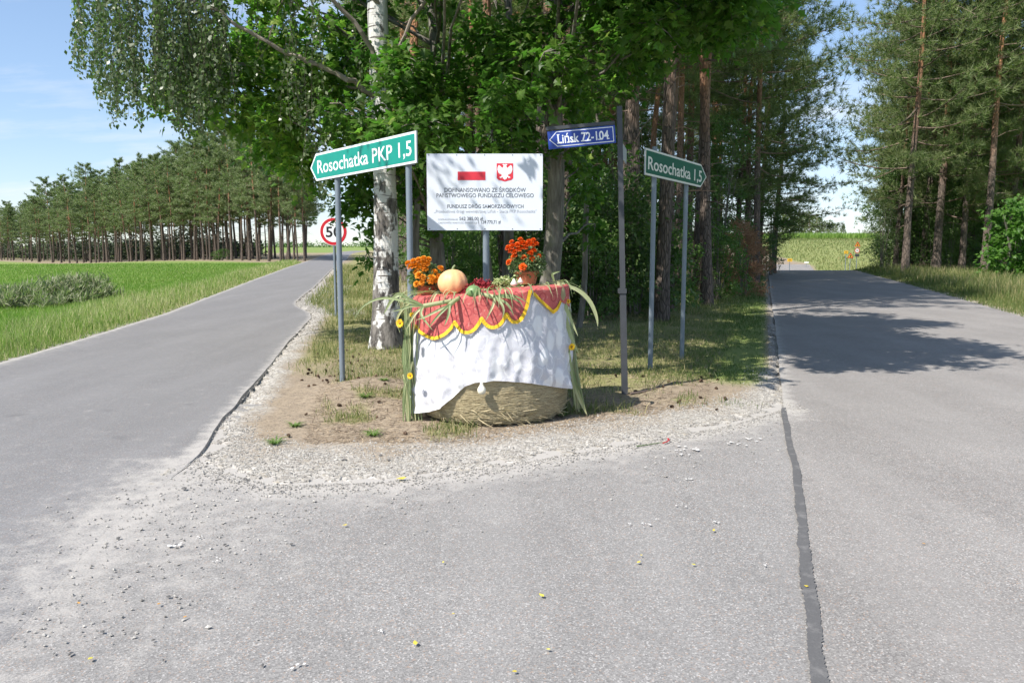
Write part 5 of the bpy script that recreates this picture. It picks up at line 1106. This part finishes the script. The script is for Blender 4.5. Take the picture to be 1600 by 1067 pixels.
mb = MB(); tube(mb, [(0, 0, 41 * k), (0.005, 0.0, 45 * k), (0.02, 0.01, 48 * k)], [0.014, 0.010, 0.009], 8); mb.build('stalk', M['corn_leaf'], pk, True)
# green squash
M['squash'] = plain('squash_green', (0.16, 0.26, 0.10), 0.45, 0, 0.35, 18)
d = 6.86; c = at(740, 457, d); k = d / FPX; sq = thing('green_squash', 'small round green squash at the front edge of the bale top', 'squash', (c.x, c.y, c.z - 9 * k))
mb = MB(); lathe(mb, [(max(0.001, 12 * k * math.cos(q)), 10 * k + 10.5 * k * math.sin(q)) for q in a], 30, fn=lambda th, z: 1 + 0.03 * np.abs(np.sin(th * 5))); mb.build('fruit', M['squash'], sq, True)
mb = MB(); tube(mb, [(0, 0, 20 * k), (0.004, -0.004, 22 * k)], [0.008, 0.006], 6); mb.build('stalk', M['corn_leaf'], sq)
# white gourd hanging under the lace
M['gourd'] = plain('white_gourd', (0.72, 0.68, 0.56), 0.45, 0, 0.08, 12)
ph, z = on_bale(752.5, 608, RW + 0.06); g = thing('white_gourd', 'small white pear-shaped gourd hanging under the lace hem', 'gourd', tuple(bp(np.array([ph]), RW + 0.055, z)[0])); k = 6.75 / FPX
mb = MB(); prof_ = [(0.001, -9), (3.5, -8.4), (6, -6), (7.0, -2.5), (6.6, 0.5), (5.0, 3.5), (3.2, 6.0), (2.6, 9), (2.4, 12), (0.001, 12.5)]; lathe(mb, [(a_ * k, b_ * k) for a_, b_ in prof_], 20); mb.build('fruit', M['gourd'], g, True)
mb = MB(); tube(mb, [(0, 0, 11.5 * k), (0.0, 0.015, 24 * k)], 0.002, 5); mb.build('string', M['straw'], g)
# amaranth, pale seed heads, garlic
M['amaranth'] = leafmat('amaranth_plumes', (0.20, 0.012, 0.025), (0.42, 0.05, 0.06), rough=0.8, transl=0.1)
M['pale_head'] = leafmat('pale_green_heads', (0.30, 0.36, 0.14), (0.56, 0.58, 0.32), rough=0.7, transl=0.2)
def plume(name, label, cat, pts, d, rpx, n, mat, size, seed, tmpl=OVAL):
    r = np.random.default_rng(seed); mb = MB(); P = [np.array(tuple(at(x, y, d))) for x, y in pts]; c = P[0]; k = d / FPX
    for q in range(len(P) - 1):
        m = n // (len(P) - 1); u = r.random(m)[:, None]; Q = P[q] * (1 - u) + P[q + 1] * u + r.normal(size=(m, 3)) * rpx * k * 0.5; scatter(mb, *tmpl, Q - c, r.normal(size=(m, 3)), r.normal(size=(m, 3)) + [0, -0.3, 0.5], size * (0.6 + 0.8 * r.random(m)), r.random(m))
        tube(mb, [P[q] - c, P[q + 1] - c], 0.004, 4, 0.3, cap=False)
    o = mb.build(name, M[mat]); o.location = tuple(c); return tag(o, label, cat)
plume('amaranth_bunch', 'dark red amaranth plumes between the pumpkin and the green squash', 'flowers', [(716, 462), (728, 455), (742, 446), (752, 442)], 7.15, 6, 800, 'amaranth', 0.022, 1)
plume('amaranth_bunch', 'dark red amaranth spray behind the green squash', 'flowers', [(752, 444), (763, 447), (770, 452)], 7.3, 6, 500, 'amaranth', 0.022, 2)
plume('seed_head_bunch', 'pale yellow-green seed heads on the bale left of the red marigold pot', 'flowers', [(772, 448), (783, 441), (795, 440), (806, 446), (790, 449)], 7.55, 7, 1100, 'pale_head', 0.028, 3)
for (px, py, d, s, lab) in [(803, 443, 7.35, 5, 'white garlic bulb below the red marigold pot'), (813, 440, 7.38, 4, 'smaller white garlic bulb touching the red marigold pot')]:
    c = at(px, py, d); k = d / FPX; mb = MB(); lathe(mb, [(0.001, -s * k), (s * k, -s * 0.5 * k), (s * 1.1 * k, 0), (s * 0.6 * k, s * 0.8 * k), (s * 0.2 * k, s * 1.5 * k), (0.001, s * 1.6 * k)], 16, fn=lambda th, z: 1 + 0.06 * np.abs(np.sin(th * 4))); o = mb.build('garlic_bulb', M['gourd'], None, True); o.location = c; tag(o, lab, 'garlic')

# leeks, corn leaves and stalks
def px_path(pts): return np.array([tuple(at(x, y, d)) for x, y, d in pts])
def smooth(P, n):
    t = np.linspace(0, 1, len(P)); tt = np.linspace(0, 1, n); Q = np.stack([np.interp(tt, t, P[:, k]) for k in range(3)], -1)
    for _ in range(3): Q[1:-1] = (Q[:-2] + 2 * Q[1:-1] + Q[2:]) / 4
    return Q
def leek(label, stem, leaves, seed):
    P = px_path(stem); c = P[0].copy(); t = thing('leek', label, 'vegetable', tuple(c)); mb = MB(); Q = smooth(P, 8) - c; tube(mb, Q, np.linspace(0.016, 0.020, 8), 10, 0.85); mb.build('stem', M['corn_leaf'], t, True)
    for q, l in enumerate(leaves):
        L = smooth(np.vstack([P[-1][None], px_path(l)]), 12) - c; mb = MB(); w = 0.0115 * np.sin(np.linspace(0.9, math.pi - 0.05, 12)); ribbon(mb, L, w, (0.2, -1, 0.4), 0.4, 0.30 + 0.18 * (q % 4)); mb.build('leaf', M['corn_leaf'], t)
    return t
leek('leek lying across the left front of the red tablecloth', [(716, 468, 6.90), (690, 473, 6.84), (662, 478, 6.84)], [[(645, 470, 6.84), (630, 462, 6.84), (618, 460, 6.84)], [(640, 474, 6.84), (618, 466, 6.86), (596, 463, 6.9), (572, 471, 6.9), (556, 488, 6.9), (553, 502, 6.9)], [(655, 490, 6.78), (666, 504, 6.74), (676, 516, 6.72)], [(648, 490, 6.80), (640, 505, 6.80), (634, 516, 6.80)], [(640, 478, 6.84), (626, 484, 6.84), (612, 487, 6.84)]], 1)
leek('leek with pale stalks fanning right of the green squash', [(744, 459, 6.86), (760, 461, 6.80), (772, 464, 6.76)], [[(795, 464, 6.74), (812, 470, 6.74), (818, 482, 6.72)], [(790, 472, 6.70), (798, 482, 6.69), (803, 494, 6.69)], [(784, 474, 6.70), (788, 486, 6.68), (784, 500, 6.68)], [(772, 474, 6.70), (766, 487, 6.68), (758, 502, 6.68)], [(790, 460, 6.78), (810, 464, 6.76), (826, 474, 6.76)]], 2)
leek('thin leek with blades fanning down over the middle of the red cloth', [(722, 463, 6.90), (710, 470, 6.80), (702, 477, 6.74)], [[(690, 488, 6.70), (678, 500, 6.70), (670, 512, 6.70)], [(702, 488, 6.70), (698, 500, 6.69), (694, 510, 6.68)], [(686, 484, 6.72), (664, 496, 6.74), (650, 500, 6.76)]], 3)
def corn_bundle(label, stalks, leaves, seed):
    r = np.random.default_rng(seed); P0 = px_path(stalks[0]); c = P0[0].copy(); t = thing('corn_stalk_bundle', label, 'corn stalks', tuple(c))
    for s in stalks:
        Q = smooth(px_path(s), 10) - c; mb = MB(); tube(mb, Q + np.linspace(0, 1, 10)[:, None] * r.normal(size=3) * [0.012, 0.012, 0], np.linspace(0.0075, 0.005, 10), 6, 0.45 + 0.55 * r.random(), wob=0.2); mb.build('stalk', M['corn_leaf'], t, True)
    for l in leaves:
        Q = smooth(px_path(l), 14) - c; n = 14; mb = MB(); w = (0.011 + 0.009 * (abs(l[0][0] - l[-1][0]) > 25)) * np.sin(np.linspace(0.5, math.pi - 0.04, n)) ** 0.8; ribbon(mb, Q, w, (0.3 * r.normal(), -1, 0.3 * r.normal()), 0.35, 0.25 + 0.65 * r.random()); mb.build('leaf', M['corn_leaf'], t)
    return t
r = np.random.default_rng(33)
st = [[(634 + 5 * q + r.normal() * 2, 665 + r.normal() * 3, 7.12 + 0.05 * (int(q * 2) % 2)), (634 + 3.5 * q, 600, 7.14), (634 + 3 * q + r.normal() * 2, 540, 7.14), (634 + 4 * q, 470 + 5 * q, 7.12)] for q in np.linspace(0, 5, 11)]
lv = [[(630 + 14 * r.random(), y0, 7.10), (628 + 14 * r.random(), y0 + 30, 7.10), (630 + 14 * r.random(), y0 + 70, 7.10)] for y0 in [480, 490, 500, 510, 520, 530, 540, 545, 550, 560, 565, 570, 580, 585, 590, 595, 600, 515, 535, 555, 575, 592, 597]]
lv += [[(645, 470, 7.08), (630, 480, 7.05), (618, 500, 7.05), (625, 520, 7.05)], [(640, 470, 7.1), (625, 458, 7.1), (612, 468, 7.1), (600, 490, 7.1)]]
corn_bundle('corn stalk bundle standing against the left side of the bale', st, lv, 5)
st = [[(898 + 3.5 * q + r.normal() * 1.5, 640 + r.normal() * 4, 7.35), (893 + 2.5 * q, 590, 7.35), (887 + 2.5 * q, 530, 7.37), (872 + 4 * q, 455 + 3 * q, 7.4)] for q in np.linspace(0, 4, 9)]
lv = [[(878, 470, 7.3), (884, 500, 7.25), (893, 530, 7.25), (904, 552, 7.25)], [(872, 440, 7.3), (876, 458, 7.25), (888, 490, 7.2), (903, 525, 7.2)], [(876, 445, 7.35), (900, 450, 7.35), (922, 468, 7.35), (933, 495, 7.35), (934, 510, 7.35)], [(862, 455, 7.25), (842, 462, 7.2), (830, 480, 7.15)], [(866, 440, 7.35), (862, 428, 7.35), (875, 424, 7.35)], [(868, 452, 7.3), (850, 448, 7.25), (835, 452, 7.2)],
      [(880, 480, 7.3), (886, 520, 7.25), (890, 560, 7.25)], [(890, 560, 7.3), (900, 600, 7.28), (912, 636, 7.28)], [(888, 540, 7.3), (895, 590, 7.28), (900, 640, 7.28)], [(885, 500, 7.3), (890, 545, 7.3), (886, 590, 7.3)], [(892, 580, 7.3), (905, 620, 7.28), (918, 650, 7.28)], [(872, 446, 7.3), (880, 440, 7.28), (884, 455, 7.25), (882, 480, 7.25)]]
corn_bundle('corn stalk bundle with long leaves against the right side of the bale', st, lv, 6)
gar = thing('leaf_garland', 'messy garland of dry and green blades along the front edge of the bale top', 'leaves', tuple(at(740, 468, 6.85))); g0 = np.array(tuple(at(740, 468, 6.85))); r = np.random.default_rng(29)
for q in range(46):
    ph_ = -1.25 + 2.3 * r.random(); rd_ = 0.62 + 0.12 * r.random(); P0 = bp(np.array([ph_]), rd_, BZ + BH + 0.035 + TILT(0.7 * math.sin(ph_)) + 0.03 * r.random())[0]; a_ = ph_ + r.normal() * 1.1; L = 0.10 + 0.20 * r.random()
    d_ = np.array([math.sin(a_), -math.cos(a_), 0]); out_ = np.array([math.sin(ph_), -math.cos(ph_), 0]); pth = [P0, P0 + d_ * L * 0.4 + out_ * 0.05 + [0, 0, 0.03], P0 + d_ * L * 0.7 + out_ * 0.11 + [0, 0, -0.02 * r.random()], P0 + d_ * L * 0.8 + out_ * 0.14 + [0, 0, -0.05 - 0.10 * r.random()]]
    mb = MB(); Q = smooth(np.array(pth), 9) - g0; ribbon(mb, Q, (0.003 + 0.006 * r.random()) * np.sin(np.linspace(0.6, math.pi - 0.05, 9)), (0, 0, 1), 0.3, 0.2 + 0.8 * r.random()); mb.build('leaf', M['corn_leaf'], gar)
# corn cob husk on the right corner
M['husk'] = leafmat('husk', (0.22, 0.20, 0.10), (0.45, 0.38, 0.22), rough=0.7, transl=0.1)
c = at(874, 460, 7.2); k = 7.2 / FPX; t = thing('corn_cob', 'brown husked corn cob tied to the right corner of the bale', 'corn cob', (c.x, c.y, c.z - 14 * k)); mb = MB(); lathe(mb, [(0.001, 0), (7 * k, 4 * k), (10 * k, 12 * k), (8.5 * k, 22 * k), (4 * k, 30 * k), (0.001, 33 * k)], 18, 0.5, fn=lambda th, z: 1 + 0.06 * np.sin(th * 9)); mb.build('husk', M['husk'], t, True)
mb = MB()
for q in range(14): a_ = q * 0.9; tube(mb, [(0, 0, 31 * k), (0.02 * math.cos(a_), 0.02 * math.sin(a_), 36 * k), (0.04 * math.cos(a_), 0.04 * math.sin(a_), 33 * k)], 0.0012, 3, 0.2, cap=False)
mb.build('silk', M['husk'], t)
# small sunflowers
M['sun_petal'] = leafmat('sunflower_petals', (0.85, 0.45, 0.01), (0.95, 0.62, 0.03), rough=0.6, transl=0.2, tmul=1.0); M['sun_disc'] = plain('sunflower_disc', (0.34, 0.17, 0.02), 0.9, 0, 0.4, 60)
for (px, py, d, s, f, lab) in [(625, 505, 6.95, 8, (-0.5, -1, 0.1), 'yellow sunflower at the top left corner of the lace cloth'), (641, 587, 6.95, 6, (-0.3, -1, 0.1), 'small yellow sunflower halfway down the left corn stalks'), (893, 542, 7.2, 7, (0.4, -1, 0.0), 'yellow sunflower beside the right edge of the lace cloth'), (888, 471, 7.25, 4.5, (0.5, -1, 0.3), 'tiny yellow sunflower at the top right of the bale'), (644, 492, 6.9, 5, (0, -1, 0.3), 'pale yellow flower bud under the left leek')]:
    c = at(px, py, d); k = d / FPX; t = thing('sunflower', lab, 'flower', c); t.rotation_euler = Vector(f).to_track_quat('Z', 'Y').to_euler()
    mb = MB(); n = 22; a_ = np.arange(n) * 2 * np.pi / n; D_ = np.stack([np.cos(a_), np.sin(a_), 0.25 + 0.3 * R.random(n)], -1); scatter(mb, np.array([(0, -0.10, 0), (0.5, -0.16, 0), (1, 0, -0.1), (0.5, 0.16, 0), (0, 0.10, 0)]), [(0, 1, 2, 3, 4)], D_ * [s * k * 0.22, s * k * 0.22, 0], D_, np.tile([0, 0, 1.0], (n, 1)), s * k * 0.75, R.random(n)); mb.build('petals', M['sun_petal'], t)
    mb = MB(); lathe(mb, [(s * k * 0.30, 0), (s * k * 0.24, s * k * 0.14), (0.0005, s * k * 0.18)], 14); mb.build('disc', M['sun_disc'], t, True)
    mb = MB(); tube(mb, [(0, 0, 0), (0, 0, -0.03), (0, -0.06, -0.06)], 0.004, 5); mb.build('stem', M['corn_leaf'], t)

# ------------------------------------------------------------------ small things on the ground
M['cone'] = leafmat('pine_cone_scales', (0.07, 0.045, 0.030), (0.20, 0.13, 0.085), rough=0.9, transl=0.0)
def cone_mesh():
    mb = MB(); n = 60; f = (np.arange(n) + 0.5) / n; a = np.arange(n) * 2.399; rad = np.sin(np.pi * (0.12 + 0.8 * f)) * 0.36; P = np.stack([rad * 0.5 * np.cos(a), rad * 0.5 * np.sin(a), f * 1.1 - 0.1], -1); D_ = np.stack([np.cos(a), np.sin(a), 0.3 + 0.5 * f], -1)
    scatter(mb, np.array([(0, -0.10, 0), (0.30, -0.13, 0.02), (0.38, 0, 0.05), (0.30, 0.13, 0.02), (0, 0.10, 0)]), [(0, 1, 2, 3, 4)], P, D_, np.tile([0, 0, 1.0], (n, 1)), 1.0, R.random(n)); lathe(mb, [(0.02, -0.1), (0.2, 0.25), (0.2, 0.6), (0.02, 1.0)], 8, 0.1); return mb.mesh('pine_cone', M['cone'])
CONE = cone_mesh(); r = np.random.default_rng(71); cnt = 0
while cnt < 70:
    px, py = (430 + 270 * r.random(), 545 + 135 * r.random()) if cnt < 52 else (960 + 240 * r.random(), 580 + 60 * r.random())
    if cnt < 34: px, py = 455 + 110 * r.random(), 545 + 60 * r.random()
    p = gp(px, py, 0.03)
    if island_in(np.array([p.x]), np.array([p.y]))[0] < 0.5 or math.hypot(p.x - BX, p.y - BY) < 0.85: continue
    o = link('pine_cone', CONE, None, (p.x, p.y, hz(p.x, p.y) + 0.012)); s = 0.024 + 0.014 * r.random(); o.scale = (s,) * 3; o.rotation_euler = (1.3 + r.normal() * 0.3, 0, r.random() * 6.28); tag(o, 'brown pine cone lying on the soil of the island', 'pine cone', 'pine cones on the soil'); cnt += 1
# dark stones on the gravel and asphalt
def rock(seed):
    me = MB(); v, f = stone_template(seed); me.add(v, f); return me.mesh('stone', M['rock'])
M['rock'] = plain('dark_stone', (0.12, 0.115, 0.11), 0.9, 0, 0.3, 30); RK = [rock(200 + s) for s in range(3)]
for q, (px, py, s) in enumerate([(325, 716, 5), (538, 722, 5), (608, 723, 4), (595, 715, 4), (720, 722, 3), (288, 766, 5), (385, 752, 4), (352, 853, 4), (455, 853, 4), (252, 774, 3), (185, 843, 4), (160, 990, 4), (192, 988, 3), (110, 1025, 5), (108, 1020, 3), (240, 1003, 4), (410, 1042, 4), (263, 935, 4), (315, 890, 3), (396, 762, 3), (440, 770, 3), (560, 768, 3), (255, 1034, 3), (180, 857, 3), (200, 722 + 60, 3), (85, 1024, 3)]):
    p = gp(px, py); k = p.y / FPX; o = link('stone', RK[q % 3], None, (p.x, p.y, max(0.008, hz(p.x, p.y)) + s * k * 0.3)); o.scale = (s * k, s * k * 0.8, s * k * 0.65); o.rotation_euler = (0, 0, q * 1.1); tag(o, 'loose dark stone lying on the gravel or asphalt', 'stone', 'loose dark stones')
# fallen leaves on the asphalt
M['fallen'] = leafmat('fallen_leaf', (0.62, 0.45, 0.05), (0.60, 0.58, 0.12), (0.55, 0.22, 0.06), rough=0.6, transl=0.1)
def fallen(tint):
    mb = MB(); v = np.array([(0, 0, 0.0), (0.3, -0.3, 0.10), (0.7, -0.26, 0.05), (1, 0, 0.16), (0.7, 0.26, 0.12), (0.3, 0.3, 0.04)]); mb.add(v, [list(range(6))], tint); return mb.mesh('fallen_leaf', M['fallen'])
FA = [fallen(0.2), fallen(0.6), fallen(0.95)]
for q, (px, py, s, v, lab) in enumerate([(618, 751, 20, 0, 'curled yellow leaf at the gravel edge in front of the bale'), (850, 936, 13, 1, 'pale yellow leaf on the asphalt below the bale'), (145, 1031, 13, 1, 'bright green-yellow leaf on the asphalt, bottom left'), (995, 883, 9, 0, 'yellow leaf left of the tar line, the nearer of two side by side'), (1087, 886, 8, 1, 'green-yellow leaf closest to the tar line in the middle distance'), (1256, 918, 10, 0, 'yellow leaf lying on the tar line'), (1115, 833, 8, 0, 'small yellow leaf left of the upper tar line'), (808, 1053, 11, 0, 'orange-yellow leaf at the bottom edge of the asphalt'), (853, 1018, 9, 1, 'green leaf near the bottom edge of the asphalt'), (650, 1012, 14, 0, 'yellow-white leaf on the asphalt left of the bottom middle'), (710, 962, 7, 0, 'tiny yellow leaf on the asphalt between two larger ones'), (535, 824, 9, 0, 'small yellow leaf on the asphalt below the gravel'), (125, 947, 8, 2, 'orange leaf by the dusty road joint'), (250, 946, 9, 2, 'orange-brown leaf right of the dusty road joint'), (286, 969, 7, 2, 'small red-brown leaf beside a dark stone'), (1446, 853, 7, 2, 'orange leaf on the asphalt right of the tar line'), (1000, 870, 6, 0, 'tiny leaf above the yellow leaf left of the tar line'), (692, 883, 6, 1, 'tiny green leaf in the middle of the asphalt')]):
    p = gp(px, py); k = p.y / FPX; o = link('fallen_leaf', FA[v], None, (p.x, p.y, 0.014)); o.scale = (s * k * 0.9, s * k * 0.9, s * k * 0.9); o.rotation_euler = (0, 0, q * 2.3); tag(o, lab, 'leaf')
# dropped flower stem and a dead branch
p0 = gp(995, 697); t = thing('flower_stem', 'dropped green stem with a red tip lying at the gravel edge', 'stem', (p0.x, p0.y, 0.012)); P = np.array([tuple(gp(x, y, 0.016)) for x, y in [(995, 697), (1010, 695), (1028, 692), (1042, 690)]]) - [p0.x, p0.y, 0.012]
mb = MB(); tube(mb, P, [0.006, 0.004, 0.004, 0.003], 6); mb.build('stalk', M['mari_leaf'], t)
mb = MB(); P = np.array([tuple(gp(x, y, 0.02)) for x, y in [(1036, 692), (1042, 690), (1046, 687), (1043, 685)]]) - [p0.x, p0.y, 0.012]; tube(mb, P, 0.005, 6); mb.build('red_tip', M['red'], t)
mb = MB(); P = smooth(np.array([tuple(gp(x, y, 0.03)) for x, y in [(985, 615), (1010, 612), (1035, 602), (1060, 595)]]), 8); tube(mb, P - P[0], np.linspace(0.012, 0.005, 8), 6, wob=0.2); tube(mb, [P[4] - P[0], P[5] - P[0] + np.array([0.02, 0.08, 0.05])], [0.006, 0.003], 5); o = mb.build('dead_branch', M['bark_dead'], None, True); o.location = tuple(P[0]); tag(o, 'dry dead branch on the ground right of the street sign post', 'branch')
# low weeds at the foot of the island
WD = leafmat('weed_rosette', (0.10, 0.17, 0.04), (0.24, 0.30, 0.10), transl=0.3)
for (px, py, s, lab) in [(583, 679, 22, 'green weed tuft at the gravel edge left of the bale'), (430, 690, 22, 'pale green weed patch at the left gravel edge'), (880, 648, 16, 'green weed at the right foot of the bale'), (570, 628, 18, 'blue-green weed tuft on the sandy mound'), (460, 663, 18, 'small yellow-green weed near the side road edge'), (600, 628 - 18, 10, 'tiny weed high on the sandy mound')]:
    p = gp(px, py, 0.03); k = p.y / FPX; n = 46; mb = MB(); a_ = R.random(n) * 6.28
    for q in range(n):
        L = s * k * (0.4 + 0.7 * R.random()); d_ = np.array([math.cos(a_[q]), math.sin(a_[q]), 0]); o_ = d_ * 0.02 * R.random(); ribbon(mb, [o_, o_ + d_ * L * 0.4 + [0, 0, L * 0.35], o_ + d_ * L + [0, 0, L * (0.2 + 0.3 * R.random())]], [0.003, 0.006, 0.001], (0, 0, 1), 0.2, R.random())
    o = mb.build('weed_tuft', WD); o.location = (p.x, p.y, hz(p.x, p.y) - 0.004); tag(o, lab, 'weed')
# chalky splashes left on the asphalt
mb = MB(); r = np.random.default_rng(19)
for (px, py, s) in [(1077, 750, 9), (1174, 686, 12), (1085, 700, 16), (1070, 712, 12), (1040, 716, 6), (1150, 692, 14), (1012, 820, 9), (1026, 810, 6), (1064, 790, 7), (1120, 815, 8), (1195, 882, 6), (1124, 894, 4), (458, 1039, 16), (280, 852, 18), (310, 838, 8), (595, 985, 8), (1060, 703, 10), (1185, 722, 7), (985, 817, 5), (340, 874, 8), (1010, 730, 5)]:
    c = gp(px, py, 0.012); k = c.y / FPX
    for q in range(9):
        m = 7; a_ = np.linspace(0, 2 * np.pi, m, endpoint=False); q0 = np.array([c.x, c.y, 0.0125 + 0.0003 * q]) + np.array([r.normal() * s * k * 0.5, r.normal() * s * k * 0.7, 0]); rd = s * k * 0.28 * r.random() * (0.3 + 1.0 * r.random(m)); mb.add(q0 + np.stack([rd * np.cos(a_), rd * 1.3 * np.sin(a_), 0 * a_], -1), [list(range(m))])
M['chalk'] = plain('chalk_dust', (0.62, 0.60, 0.57), 0.95); tag(mb.build('chalk_splashes', M['chalk']), 'white chalky splashes on the asphalt', 'stain', kind='stuff')
